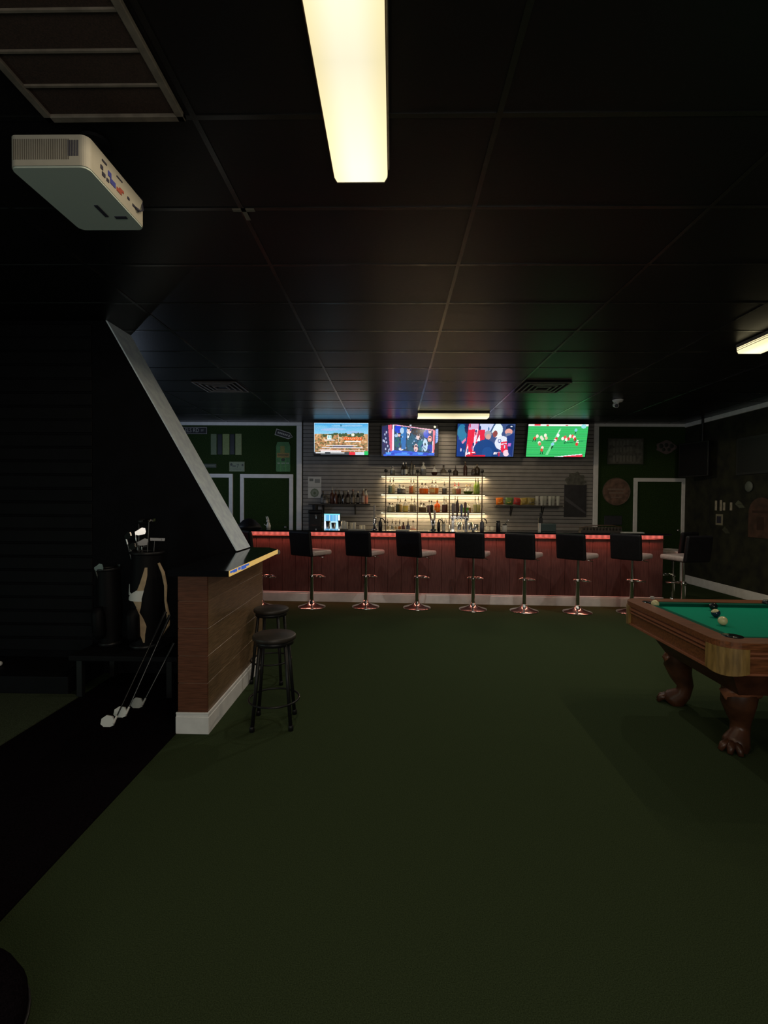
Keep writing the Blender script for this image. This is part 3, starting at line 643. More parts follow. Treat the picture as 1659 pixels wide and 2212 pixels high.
# round backless stools
def make_round():
    r = thing('counter_stool', 'x', 'stool')
    b = MB(); b.lathe([(.01, .575), (.138, .575), (.145, .58), (.145, .6), (.138, .606), (.01, .61)], 36); b.go('seat', M['seatwood'], r)
    b = MB(); b.lathe([(.118, .545), (.13, .545), (.13, .5745), (.118, .5745), (.118, .545)], 30); b.go('seat_rim', M['metalblack'], r)
    for sx in (-1, 1):
        for sy in (-1, 1):
            b = MB(); b.tube([(sx * .082, sy * .082, .57), (sx * .125, sy * .125, 0.006)], .0125, 10); q = b.go('leg', M['metalblack'], r)
            b = MB(); b.lathe([(.008, 0), (.017, 0), (.017, .03), (.014, .034)], 12, c=(sx * .1255, sy * .1255, 0)); b.go('foot_cap', M['metalblack'], q)
    b = MB(); b.tube([(.168 * math.cos(2 * PI * a / 32), .168 * math.sin(2 * PI * a / 32), .17) for a in range(32)], .007, 8, True); b.go('foot_ring', M['metalblack'], r)
    return r
rs = make_round(); rs.location = (-.80, 3.27, .0005); rs.rotation_euler = (0, 0, R(6)); rs['label'] = 'small black round backless stool nearest the viewer by the half wall'; rs['group'] = 'black backless stools'
r2 = copy_tree(rs); r2.location = (-1.025, 4.08, .0005); r2.rotation_euler = (0, 0, R(-4)); r2['label'] = 'small black round backless stool farther back, close against the half wall'

# =============================================================== POOL TABLE
TA = math.atan2(-(1.85 - 1.80), 1.27)
PT = thing('pool_table', 'carved wooden pool table with green cloth', 'pool table', (1.81, 2.68, 0), R(-1.5) )
HH = .75; TW = 1.25; TL = 2.35; cr = .13
def rr2(x0, x1, y0, y1, r, n=8):
    pts = []
    for cx, cy, a0 in ((x1 - r, y1 - r, 0), (x0 + r, y1 - r, 90), (x0 + r, y0 + r, 180), (x1 - r, y0 + r, 270)):
        for i in range(n + 1): a = R(a0 + 90 * i / n); pts.append((cx + r * math.cos(a), cy + r * math.sin(a)))
    return pts
out = rr2(0, TL, 0, TW, cr); inn = rr2(.115, TL - .115, .115, TW - .115, .03)
b = MB(); b.ring(out, inn, HH - .035, HH); b.go('top_rail', M['poolwood'], PT)
o2 = rr2(.012, TL - .012, .012, TW - .012, cr); i2 = rr2(.09, TL - .09, .09, TW - .09, .04)
b = MB(); b.ring(o2, i2, HH - .165, HH - .036); b.go('apron', M['poolwood'], PT)
for z0, z1, e in ((HH - .06, HH - .048, -.004), (HH - .085, HH - .074, 0.0), (HH - .178, HH - .1655, -.002)):
    b = MB(); b.ring(rr2(e, TL - e, e, TW - e, cr), rr2(.05, TL - .05, .05, TW - .05, .08), z0, z1); b.go('apron_moulding', M['poolwood2'], PT)
for (cx, cy, a0) in ((cr, cr, 180), (cr, TW - cr, 90), (TL - cr, cr, 270), (TL - cr, TW - cr, 0)):
    b = MB(); pts = [(cx + (cr + .006) * math.cos(R(a0 - 6 + 102 * i / 12)), cy + (cr + .006) * math.sin(R(a0 - 6 + 102 * i / 12))) for i in range(13)]
    pi = [(cx + (cr - .02) * math.cos(R(a0 - 6 + 102 * i / 12)), cy + (cr - .02) * math.sin(R(a0 - 6 + 102 * i / 12))) for i in range(13)]
    vs = []; fs = []
    for k, (q, u) in enumerate(zip(pts, pi)):
        dip = .02 * math.sin(PI * k / 12)
        vs += [(q[0], q[1], HH - .17 - dip), (q[0], q[1], HH - .034), (u[0], u[1], HH - .034), (u[0], u[1], HH - .17 - dip)]
    for k in range(12): fs += [[k * 4 + j, k * 4 + (j + 1) % 4, k * 4 + 4 + (j + 1) % 4, k * 4 + 4 + j] for j in range(4)]
    fs += [[0, 1, 2, 3], [48, 51, 50, 49]]; b._add(vs, fs, False); b.go('corner_cap', M['cast'], PT)
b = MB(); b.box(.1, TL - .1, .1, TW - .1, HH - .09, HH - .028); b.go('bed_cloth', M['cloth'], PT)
b = MB()
ic = rr2(.116, TL - .116, .116, TW - .116, .029); i3 = rr2(.165, TL - .165, .165, TW - .165, .02)
n = len(ic); vs = [(x, y, HH - .004) for x, y in ic] + [(x, y, HH - .006) for x, y in i3] + [(x * .998 + .003, y, HH - .0275) for x, y in i3]
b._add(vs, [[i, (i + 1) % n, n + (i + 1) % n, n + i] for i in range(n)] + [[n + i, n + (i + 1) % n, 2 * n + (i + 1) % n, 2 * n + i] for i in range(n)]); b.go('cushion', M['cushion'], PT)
for (cx, cy) in ((.15, .15), (.15, TW - .15), (TL / 2, .125), (TL / 2, TW - .125), (TL - .15, .15), (TL - .15, TW - .15)):
    b = MB(); b.lathe([(.01, HH - .02), (.055, HH - .02), (.055, HH + .0015), (.01, HH + .0015)], 20, c=(cx, cy, 0)); b.go('pocket', M['ballk'], PT)
b = MB()                                        # cabinet body tapering inwards
a = [(.10, .10), (TL - .10, .10), (TL - .10, TW - .10), (.10, TW - .10)]; c = [(.24, .22), (TL - .24, .22), (TL - .24, TW - .22), (.24, TW - .22)]
m_ = [(.16, .15), (TL - .16, .15), (TL - .16, TW - .15), (.16, TW - .15)]
vs = [(x, y, HH - .166) for x, y in a] + [(x, y, HH - .24) for x, y in m_] + [(x, y, HH - .37) for x, y in c]
b._add(vs, [[0, 1, 2, 3], [11, 10, 9, 8]] + [[i, (i + 1) % 4, 4 + (i + 1) % 4, 4 + i] for i in range(4)] + [[4 + i, 4 + (i + 1) % 4, 8 + (i + 1) % 4, 8 + i] for i in range(4)])
b.go('cabinet', M['pooldark'], PT)
for lx, sx in ((.36, -1), (TL - .36, 1)):
    for ly, sy in ((.38, -1), (TW - .27, 1)):
        b = MB(); k = .7
        path = [(lx, ly, .42), (lx + sx * .03 * k, ly + sy * .03 * k, .36), (lx + sx * .055 * k, ly + sy * .05 * k, .29), (lx + sx * .03 * k, ly + sy * .03 * k, .22), (lx - sx * .0, ly, .15), (lx + sx * .01, ly + sy * .01, .09), (lx + sx * .05, ly + sy * .04, .04), (lx + sx * .07, ly + sy * .05, .004)]
        b.tube(path, [.105, .10, .095, .075, .055, .055, .075, .07], 16); q = b.go('leg', M['poolleg'], PT)
        b = MB()
        for i in range(3):
            an = math.atan2(sy, sx) + (i - 1) * .6; fx, fy = lx + sx * .07, ly + sy * .05
            b.tube([(fx + .03 * math.cos(an), fy + .03 * math.sin(an), .05), (fx + .075 * math.cos(an), fy + .075 * math.sin(an), .035), (fx + .095 * math.cos(an), fy + .095 * math.sin(an), .004)], [.026, .022, .014], 8)
        b.go('claw_foot', M['poolleg'], q)
        b = MB(); b.tube([(lx - sx * .05, ly + sy * .08, .36), (lx + sx * .06, ly + sy * .1, .38), (lx + sx * .12, ly + sy * .03, .345), (lx + sx * .1, ly + sy * .05, .30)], [.03, .036, .034, .02], 10); b.go('scroll', M['poolwood2'], q)
for (px, py, m, lab, w_) in ((1415, 1312, 'ballw', 'ivory cue ball by the far left pocket of the pool table', 0), (1541, 1318, 'ballk', 'black ball, farthest of the three clustered on green cloth', 0),
                        (1546, 1333, 'ballb', 'blue and white striped ball, middle of the three clustered', 1), (1561, 1350, 'ballw', 'ivory ball, nearest of the three clustered on green cloth', 0), (1655, 1310, 'ballk', 'dark ball by the far rail at the right edge', 0)):
    p = atZ(px, py, HH - .026); t = thing('billiard_ball', lab, 'ball', (p.x, p.y, HH - .0275), 0, 'pool balls on the table')
    b = MB(); b.sph((0, 0, .029), .0286, 20); b.go('ball', M[m], t)
    if w_:
        b = MB(); b.lathe([(.0287 * math.cos(R(a)), .0287 * math.sin(R(a))) for a in range(32, 91, 9)], 20, Matrix.Translation((0, 0, .029)) @ Matrix.Rotation(R(-20), 4, 'Y')); b.go('stripe', M['ballw'], t)
p = atZ(1409, 1294.5, HH); b = MB(); b.box(-.012, .012, -.012, .012, 0, .022, .002, seg=1)
tag(b.go('chalk_cube', M['lightgrey'], None, (p.x, p.y, HH + .0005)), 'small chalk cube on the far rail of the pool table', 'chalk')

# ================================================================ GOLF GEAR
def golf_bag(label, X, Y, Z, H, r, lean, white=True):
    g = thing('golf_bag', label, 'golf bag', (X, Y, Z)); 
    T = Matrix.Rotation(lean, 4, 'Y')
    def P(a, z, e=0):
        rr_ = r * (.82 + .10 * z / H + .10 * math.sin(PI * min(1, z / H)) ** 2) + e
        return T @ Vector((rr_ * math.sin(a), -rr_ * math.cos(a), z))
    b = MB(); prof = [(r * (.82 + .10 * t / 10 + .10 * math.sin(PI * t / 10) ** 2), H * t / 10) for t in range(11)]
    b.lathe(prof, 28, T); b.go('body', M['bagblack'], g)
    b = MB(); b.tube([P(2 * PI * i / 24, H, .0) for i in range(24)], .014, 8, True); b.go('top_cuff', M['metalblack'], g)
    b = MB(); b.tube([P(2 * PI * i / 24, .02, .0) for i in range(24)], .016, 8, True); b.go('base_ring', M['metalblack'], g)
    b = MB(); b.tube([P(-.3, z) + Vector((0, -.03, 0)) for z in (.08, .12, .28, .33)], [.03, .05, .05, .03], 12); b.go('side_pocket', M['bagblack'], g)
    def panel(poly, m, nm, e=.006):
        # poly in (angle, height) strips: list of (z, a0, a1)
        b = MB(); vs = []; fs = []
        K = 8
        for z, a0, a1 in poly:
            for i in range(K + 1): vs.append(P(a0 + (a1 - a0) * i / K, z, e))
        for j in range(len(poly) - 1):
            for i in range(K): q = j * (K + 1) + i; fs.append([q, q + 1, q + K + 2, q + K + 1])
        b._add(vs, fs, True); b.go(nm, m, g, fix=False)
    if white:
        panel([(H * .86, .35, .50), (H * .78, .22, .50), (H * .70, .08, .42), (H * .62, -.1, .30)], M['golftan'], 'tan_panel')
        panel([(H * .68, -.95, -.78), (H * .60, -1.05, -.72), (H * .565, -1.1, -.3)], M['golfwhite'], 'white_panel')
        panel([(H * .625, -.12, .32), (H * .58, -.62, .26), (H * .54, -.95, .2), (H * .51, -1.15, .2)], M['golfwhite'], 'white_yoke')
        panel([(H * .51, -.35, .2), (H * .45, -.12, .16), (H * .40, -.1, .08), (H * .33, -.12, .32), (H * .25, -.05, .5), (H * .17, .08, .42), (H * .08, .3, .4)], M['golftan'], 'tan_stripe')
        pts = [P(1.2, H * .9, .01), P(1.3, H * .8, .04), P(1.4, H * .66, .05), P(1.4, H * .5, .05), P(1.5, H * .34, .07), P(1.5, H * .24, .075), P(1.4, H * .1, .02)]
        b = MB(); b.tube(pts, [.010, .014, .013, .010, .014, .014, .008], 8, sq=.5); b.go('strap', M['golftan'], g)
    return g, P
gb, GP = golf_bag('black golf bag with white and tan panels on the bench', -1.985, 3.86, .331, .76, .125, R(1))
g2, GP2 = golf_bag('plain black golf bag on the bench, left of the white and tan one', -2.29, 3.9, .331, .62, .095, R(-2), False)
def club(label, butt, head, kind, face=(0, -1, 0), m='steel', grip=True):
    c = thing('golf_club', label, 'golf club', tuple(head))
    h = Vector(head); u = Vector(butt) - h; d = u.normalized()
    b = MB(); b.cyl((0, 0, 0), u * .72 if grip else u, .0048, .0062, 8); b.go('shaft', M['shaft'], c)
    if grip: b = MB(); b.cyl(u * .72, u, .0075, .012, 10); b.go('grip', M['metalblack'], c)
    f = Vector(face).normalized(); s = f.cross(d).normalized() if abs(f.dot(d)) < .95 else d.orthogonal()
    b = MB()
    if kind == 'iron':
        pl = [(0, .012), (.02, .02), (.055, .038), (.078, .03), (.08, 0), (.07, -.018), (.02, -.02), (0, -.01)]
        b.prism([s * a + d * -.5 * .0 + d * (-zz) for a, zz in pl], f * .012); b.cyl((0, 0, 0), d * .06, .009, .007, 8)
    elif kind == 'wood':
        T = Matrix((( *s, ), ( *f, ), ( *d, ))).transposed().to_4x4()
        b.lathe([(.003, -.03), (.045, -.028), (.058, -.01), (.052, .008), (.03, .02), (.003, .024)], 18, Matrix.Translation(s * .04) @ T); b.cyl((0, 0, 0), d * .05, .009, .007, 8)
    else:
        b.prism([s * a + d * -zz for a, zz in [(-.03, -.008), (.075, -.008), (.078, .014), (-.032, .014)]], f * .022); b.prism([s * a + d * -zz + f * .02 for a, zz in [(-.01, -.004), (.055, -.004), (.05, .01), (-.008, .01)]], f * .03)
    b.go('head', M[m], c); return c
def top(px, py, Y): return atY(px, py, Y)
inb = GP(0, .1) ; base = Vector((-1.985, 3.86, .42))
clubs = [(272, 1160, 3.84, 'iron', 'upper left iron head in the white and tan golf bag', 'steel'), (292, 1152, 3.86, 'iron', 'iron beside the upper left one in the white and tan golf bag', 'steel'), (281, 1181, 3.8, 'iron', 'lowest iron head at the rim of the white and tan golf bag', 'steel'),
         (297, 1174, 3.83, 'iron', 'middle iron head in the white and tan golf bag', 'steel'), (307, 1176, 3.9, 'iron', 'rear iron head in the white and tan golf bag', 'chrome'), (300, 1128, 3.88, 'wood', 'black driver head standing highest from the white and tan golf bag', 'metalblack'),
         (322, 1123, 3.86, 'putter', 'chrome mallet putter standing highest from the white and tan golf bag', 'chrome'), (334, 1166, 3.88, 'putter', 'short putter at the right rim of the white and tan golf bag', 'shaft')]
for i, (px, py, Y, kd, lab, m) in enumerate(clubs):
    hp = top(px, py, Y); a = i * .8; bp = Vector((-1.985 + .05 * math.cos(a), 3.86 + .05 * math.sin(a), .36))
    club(lab, bp, hp, kd, (.4, -1, .1) if i % 2 else (-.5, -1, -.2), m, False)
for i, (px, py, Y, lab) in enumerate(((206, 1228, 3.82, 'silver iron head reaching farthest left from the plain black golf bag'), (216, 1243, 3.9, 'chrome iron head just right of the farthest left one'), (243, 1228, 3.92, 'dark iron head nearest the plain black golf bag rim'))):
    hp = top(px, py, Y); club(lab, Vector((-2.27 + .02 * i, 3.9, .37)), hp, 'iron', (-.1, -1, -.2), ('steel', 'chrome', 'shaft')[i], False)
for (hx, hy, tx, ty, lab, m) in ((245, 1563, 347, 1345, 'iron with white face, nearest of the three leaning from the carpet', 'golfwhite'), (272, 1543, 358, 1350, 'iron with white face, middle of the three leaning from the carpet', 'golfwhite'), (307, 1523, 369, 1403, 'iron with grey face, farthest of the three leaning from the carpet', 'lightgrey')):
    hp = atZ(hx, hy, .028); tp_ = atY(tx, ty, 3.56 if hx != 307 else 3.6); u = tp_ - hp
    c = club(lab, hp + u * 1.12, hp, 'none', (-.3, -1, 0), m)
    for q in kids(c):
        if q.name.startswith('head'): bpy.data.objects.remove(q)
    b = MB(); pts = [(0, -.012), (-.02, -.018), (-.06, -.018), (-.082, -.006), (-.08, .018), (-.05, .034), (-.015, .03), (0, .012)]
    b.prism([(x_ * 1.05, z_ * .35, z_ * 1.35 + .004) for x_, z_ in pts], (0, .014, -.004)); b.cyl((0, 0, 0), u.normalized() * .05, .008, .007, 8); b.go('head', M[m], c)

# ======================================================= BACK BAR SHELVING
Y0, Y1 = 9.24, 9.46
pxs = [833.5, 902, 971, 1041]; zs = [atY(937, y, Y0).z for y in (1026.5, 1066.5, 1106.5)]
su = thing('lit_shelf_unit', 'three tier bottle shelf with warm light strips at the centre of the slatwall', 'shelf', (atY(937, 1100, 9.35).x, 9.35, BCZ))
o0 = Vector(su.location)
xl = atY(828, 1060, 9.35).x - o0.x; xr = atY(1046, 1060, 9.35).x - o0.x
for px in pxs:
    x = atY(px, 1060, 9.25).x - o0.x
    b = MB(); b.box(x - .009, x + .009, Y0 - 9.35 - .012, Y0 - 9.35 + .006, .0, zs[0] - BCZ + .01); q = b.go('post', M['brass'], su)
    b = MB(); b.sph((x, Y0 - 9.35, zs[0] - BCZ + .08), .034, sc=(1, .6, 1)); b.box(x - .006, x + .006, Y0 - 9.356, Y0 - 9.344, zs[0] - BCZ + .0, zs[0] - BCZ + .06); b.go('finial', M['metalblack'], q)
for z in zs:
    b = MB(); b.box(xl, xr, Y0 - 9.35 + .007, Y1 - 9.35, z - BCZ - .016, z - BCZ, .002, seg=1); q = b.go('shelf_board', M['brass'], su)
    b = MB(); b.box(xl - .04, xr + .03, Y1 - 9.35 - .03, Y1 - 9.35 + .012, z - BCZ - .034, z - BCZ - .017); b.go('light_strip', M['led'], q)
for z in zs:      # diodes of each strip
    for k in range(4):
        l = bpy.data.lights.new('strip_glow', 'AREA'); l.shape = 'RECTANGLE'; l.size = .5; l.size_y = .02; l.energy = 3.2; l.color = (1, .74, .40)
        q = bpy.data.objects.new('strip_glow', l); C.objects.link(q); q.parent = su; q.location = (xl + .25 + k * .5, Y1 - 9.35 - .035, z - BCZ - .036)

count = {}
ORD = ['first', 'second', 'third', 'fourth', 'fifth', 'sixth', 'seventh', 'eighth', 'ninth', 'tenth', 'eleventh', 'twelfth', 'thirteenth', 'fourteenth', 'fifteenth', 'sixteenth', 'seventeenth', 'eighteenth', 'nineteenth', 'twentieth']
STY = {'tall': [(.036, .0), (.037, .01), (.037, .17), (.03, .195), (.014, .215), (.013, .265)], 'squat': [(.043, 0), (.046, .01), (.046, .1), (.036, .125), (.016, .135), (.015, .155)],
       'broad': [(.045, 0), (.05, .015), (.056, .12), (.05, .155), (.022, .185), (.015, .195), (.015, .215)], 'slim': [(.028, 0), (.03, .01), (.03, .2), (.02, .225), (.012, .24), (.012, .275)],
       'round': [(.03, 0), (.05, .02), (.06, .06), (.05, .105), (.02, .13), (.013, .15), (.013, .18)], 'small': [(.025, 0), (.027, .01), (.027, .1), (.012, .125), (.011, .15)]}
PN = {'tall': 'tall', 'squat': 'squat', 'broad': 'broad shouldered', 'slim': 'slim', 'round': 'round bellied', 'small': 'small'}
def bottle(px, Y, z, sty, col, cname, where, group, sc=1.0, cap=(.02, .015, .012), spout=True, lab=None, fill=.62, clear=True, idx=0):
    x = atY(px, 1080, Y).x; prof = [(r, h * sc) for r, h in STY[sty]]; H = prof[-1][1]
    t = thing('bottle', '%s %s bottle, %s from left %s' % (PN[sty], cname, ORD[idx] if idx < 20 else 'last', where), 'bottle', (x, Y, z + .0005), 0, group)
    zc = prof[2][1] * (fill / .62 if fill < .62 else 1)
    low = [p for p in prof if p[1] < zc] + [(prof[2][0], zc)]
    if clear:
        b = MB(); b.lathe(low, 14); b.go('liquid', liquid(col), t)
        r0 = prof[2][0]; up = [(r0, zc)] + [p for p in prof if p[1] > zc]
        b = MB(); b.lathe(up, 14); b.go('glass', M['glass'], t)
    else:
        b = MB(); b.lathe(prof, 14); b.go('body', liquid(col), t)
    b = MB(); rn = prof[-1][0]
    if spout: b.lathe([(rn + .002, H), (rn + .002, H + .015), (.006, H + .03), (.005, H + .075)], 10)
    else: b.lathe([(rn + .004, H - .005), (rn + .004, H + .028), (.004, H + .03)], 10)
    b.go('pourer' if spout else 'cap', flat(cap), t)
    if lab:
        b = MB(); r = prof[2][0] + .0012; z0 = prof[2][1] * .18; z1 = prof[2][1] * .8; n = 8
        vs = [(r * math.sin(-1.0 + 2 * i / n), -r * math.cos(-1.0 + 2 * i / n), zz) for zz in (z0, z1) for i in range(n + 1)]
        b._add(vs, [[i, i + 1, n + 2 + i, n + 1 + i] for i in range(n)], True); b.go('paper_label', flat(lab), t, fix=False)
    return t
U = lambda u: 820 + u / 6.9125
GRN = (.12, .2, .02); AMB = (.75, .22, .03); CLR = (.55, .5, .36); DRK = (.08, .06, .04); YEL = (.75, .6, .18); ORG = (.9, .20, .01)
rows = [
 ('on the top shelf above the lights', zs[0], 'dim bottles along the top shelf', [
  (190, 'squat', (.22, .22, .2), 'clear', .9, (.2, .2, .2), False, None, True), (345, 'tall', DRK, 'dark white labelled', .82, (.4, .4, .4), False, (.42, .42, .38), False), (388, 'tall', DRK, 'dark white labelled', .82, (.4, .4, .4), False, (.42, .42, .38), False),
  (475, 'tall', (.25, .24, .2), 'pale labelled', .8, DRK, True, (.3, .29, .26), False), (515, 'slim', (.25, .24, .2), 'pale labelled', .6, DRK, False, (.3, .29, .26), False), (650, 'broad', (.28, .28, .28), 'clear fluted', 1.05, (.3, .3, .3), False, None, True),
  (815, 'round', (.10, .04, .03), 'reddish long necked', 1.0, DRK, False, None, True), (950, 'round', (.16, .13, .1), 'stoppered', .95, (.02, .01, .01), False, (.3, .28, .24), False), (1130, 'squat', DRK, 'brown', .75, (.02, .01, .01), True, None, False),
  (1275, 'tall', (.09, .04, .03), 'dark brown', .92, DRK, False, None, False), (1400, 'squat', DRK, 'black', .9, (.2, .18, .15), False, None, False), (1450, 'broad', DRK, 'near black', .9, DRK, False, None, False)]),
 ('on the middle lit shelf', zs[1], 'backlit bottles on the middle shelf', [
  (157, 'tall', (.28, .33, .22), 'green labelled', .85, DRK, True, (.14, .2, .15), True), (205, 'slim', CLR, 'clear', .85, DRK, True, None, True), (298, 'squat', (.10, .10, .09), 'grey labelled', .95, (.3, .3, .3), False, (.1, .1, .1), True), (352, 'squat', (.2, .18, .16), 'silver labelled', .9, DRK, False, (.3, .28, .25), True),
  (468, 'tall', (.5, .2, .06), 'orange labelled', .85, DRK, True, (.5, .13, .03), True), (507, 'slim', CLR, 'clear', .8, DRK, True, None, True), (633, 'broad', AMB, 'bright amber', .82, DRK, False, (.6, .14, .02), True), (683, 'broad', AMB, 'bright amber', .82, DRK, False, None, True),
  (785, 'broad', (.72, .40, .14), 'pale amber', .95, DRK, True, (.6, .4, .15), True), (836, 'broad', (.6, .26, .07), 'amber', .95, DRK, True, None, True), (967, 'squat', (.12, .09, .06), 'dark labelled', 1.05, DRK, True, (.08, .07, .06), True),
  (1122, 'squat', (.4, .36, .2), 'pale', 1.0, (.5, .05, .03), True, (.3, .26, .14), True), (1178, 'squat', (.5, .2, .12), 'rosy', 1.0, (.5, .05, .03), True, None, True), (1296, 'round', (.10, .16, .015), 'green', .85, (.6, .4, .2), False, None, True), (1347, 'round', (.12, .19, .02), 'green', .85, (.6, .4, .2), False, None, True),
  (1432, 'tall', (.35, .5, .08), 'bright green', .92, DRK, True, (.3, .4, .1), False), (1468, 'slim', (.22, .32, .04), 'green', .85, DRK, True, None, False)]),
 ('on the lowest lit shelf', zs[2], 'backlit bottles on the lowest shelf', [
  (150, 'squat', (.4, .38, .28), 'clear', .95, DRK, False, (.4, .4, .28), True), (192, 'squat', (.4, .38, .28), 'clear', .95, DRK, False, None, True), (272, 'tall', (.12, .1, .03), 'dark labelled', .85, DRK, True, (.05, .05, .02), True), (312, 'slim', (.5, .36, .15), 'gold labelled', .7, DRK, True, (.4, .3, .1), True),
  (386, 'broad', YEL, 'bright yellow', .98, DRK, True, (.75, .62, .15), True), (478, 'tall', (.3, .26, .2), 'grey labelled', .85, DRK, True, (.14, .12, .1), True), (522, 'slim', CLR, 'clear', .7, DRK, True, (.25, .2, .15), True), (618, 'squat', (.3, .22, .12), 'brown labelled', .95, DRK, True, (.10, .07, .04), True), (662, 'squat', (.28, .2, .12), 'brown', .9, DRK, False, None, True),
  (742, 'tall', DRK, 'dark', .75, DRK, False, (.1, .06, .05), True), (775, 'slim', DRK, 'dark', .7, DRK, False, None, True), (862, 'broad', ORG, 'vivid orange', .95, (.7, .3, .05), False, (.95, .28, .02), False), (962, 'tall', (.12, .05, .04), 'maroon labelled', .85, DRK, True, (.09, .03, .03), True), (992, 'slim', (.12, .05, .04), 'maroon', .75, DRK, True, None, True),
  (1128, 'tall', (.3, .22, .2), 'smoky', .9, DRK, True, (.3, .25, .25), True), (1165, 'slim', (.08, .03, .03), 'dark', .8, DRK, True, None, False), (1288, 'broad', (.15, .4, .05), 'green labelled', .75, DRK, False, (.12, .42, .06), True), (1330, 'squat', (.5, .3, .15), 'gold edged', .9, (.7, .6, .4), False, None, True),
  (1428, 'tall', (.55, .55, .25), 'pale yellow', .88, DRK, True, (.5, .5, .25), True), (1475, 'tall', (.55, .55, .3), 'pale straw', .88, DRK, True, None, True)])]
for where, z, grp, items in rows:
    for i, (u, sty, col, cn, sc, cap, sp, lb, clr) in enumerate(items):
        bottle(U(u), 9.31 if i % 2 == 0 else 9.385, z, sty, col, cn, where, grp, sc, cap, sp, lb, clear=clr, idx=i)
items = [(125, 'small', CLR, 'clear', 1.1, DRK, True, None, True), (192, 'small', (.5, .5, .4), 'pale', 1.1, DRK, True, (.5, .5, .4), True), (245, 'small', CLR, 'clear', 1.0, DRK, True, None, True), (302, 'small', (.5, .25, .08), 'amber', 1.1, DRK, True, None, True), (358, 'tall', (.12, .05, .06), 'maroon', .62, DRK, False, None, False),
         (428, 'tall', (.12, .12, .16), 'grey labelled', .68, DRK, True, (.12, .12, .17), False), (505, 'round', (.75, .2, .04), 'orange', 1.05, DRK, False, None, True)]
for i, (u, sty, col, cn, sc, cap, sp, lb, clr) in enumerate(items):
    bottle(U(u), 9.2 if i % 2 == 0 else 9.12, BCZ, sty, col, cn, 'on the back counter below the lit shelves', 'short bottles on the back counter', sc, cap, sp, lb, clear=clr, idx=i)

# wall shelves left and right
def wall_shelf(label, px0, px1, py, brs, Y=9.37):
    a = atY(px0, py, 9.27); c = atY(px1, py, 9.27); z = (a.z + c.z) / 2
    s = thing('wall_shelf', label, 'shelf', ((a.x + c.x) / 2, Y, z)); w = (c.x - a.x) / 2
    b = MB(); b.box(-w, w, -.1, .112, -.018, 0, .002, seg=1); b.go('board', M['seatwood'], s)
    for px in brs:
        x = atY(px, py, 9.3).x - (a.x + c.x) / 2
        b = MB(); b.box(x - .01, x + .01, .1, .112, -.2, -.019); b.prism([(x - .008, -.07, -.02), (x - .008, -.05, -.02), (x - .008, .1, -.19), (x - .008, .1, -.165 - .045)], (.016, 0, 0)); b.go('bracket', M['metalblack'], s)
    return z
zl = wall_shelf('dark wall shelf of bottles left of the lit shelves', 666, 799, 1088.5, (697, 766))
V = lambda u: 650 + u / 9.217
items = [(440, 'squat', (.12, .12, .11), 'dark capped', 1.4, DRK, False, (.2, .19, .17), False), (500, 'squat', (.22, .2, .17), 'pale labelled', .85, DRK, False, (.25, .22, .2), False), (620, 'tall', (.17, .06, .03), 'tall amber', 1.02, (.3, .28, .24), True, (.14, .05, .03), False), (688, 'tall', (.14, .05, .03), 'brown', .9, DRK, False, None, False),
         (765, 'tall', (.05, .04, .03), 'dark', .9, DRK, False, (.12, .1, .09), False), (852, 'tall', (.03, .02, .015), 'near black', .85, DRK, False, None, False), (938, 'tall', (.05, .02, .02), 'white labelled', .9, (.35, .33, .3), False, (.4, .38, .34), False),
         (1033, 'tall', (.08, .06, .04), 'tan labelled', .95, (.2, .1, .08), False, (.2, .16, .12), False), (1135, 'slim', (.03, .025, .02), 'white labelled dark', .8, (.45, .4, .32), False, (.4, .38, .34), False), (1240, 'slim', (.3, .2, .15), 'pale rose', .95, (.3, .3, .25), False, (.4, .3, .25), False), (1298, 'tall', (.4, .2, .15), 'pink', 1.0, DRK, False, (.45, .16, .12), True)]
for i, (u, sty, col, cn, sc, cap, sp, lb, clr) in enumerate(items):
    bottle(V(u), 9.33 if i % 2 else 9.41, zl, sty, col, cn, 'on the left wall shelf', 'bottles on the left wall shelf', sc, cap, sp, lb, clear=clr, idx=i)
zr = wall_shelf('dark wall shelf of snack bags and glasses right of the lit shelves', 1072, 1216, 1092, (1108, 1176))
def chip_bag(px, label, c1, c2, rz, tl):
    x = atY(px, 1080, 9.33).x; t = thing('snack_bag', label, 'snack bag', (x, 9.34, zr + .001), rz, 'snack bags on the right wall shelf')
    W, H, D = .075, .135, .035; vs = []; n = 8; m = 8
    T = Matrix.Translation((0, 0, .012)) @ Matrix.Rotation(tl, 4, 'Y')
    for sgn in (-1, 1):
        for j in range(m + 1):
            for i in range(n + 1):
                u = i / n * 2 - 1; v = j / m; d = D * (1 - u * u) ** .5 * math.sin(PI * v) ** .6 * (1 + .15 * math.sin(5 * u + 7 * v)) if 0 < v < 1 else 0
                vs.append((u * W * (1 - .08 * math.sin(PI * v)), sgn * d, v * H))
    fs = []; K = (n + 1) * (m + 1)
    for sgn in (0, 1):
        for j in range(m):
            for i in range(n): q = sgn * K + j * (n + 1) + i; f = [q, q + 1, q + n + 2, q + n + 1]; fs.append(f if sgn == 0 else f[::-1])
    b = MB(); b._add(vs, fs, True, T); b.go('bag', flat(c1, .3), t)
    b = MB(); b._add([(x_ * 1.0, -D - .004 + .012 * abs(x_) / .04, z_) for x_, z_ in ((-.045, .04), (-.01, .03), (.04, .05), (.045, .09), (.01, .1), (-.04, .085))], [[0, 1, 2, 3, 4, 5]], False, T); b.go('printed_patch', flat(c2, .3), t, fix=False)
B = lambda u: 930 + u / 5.72
chip_bag(B(858), 'orange snack bag at the left end of the right wall shelf', (.9, .22, .02), (.95, .5, .08), .1, -.06)
chip_bag(B(968), 'green and yellow snack bag beside the orange one', (.12, .22, .05), (.5, .4, .08), -.1, .1)
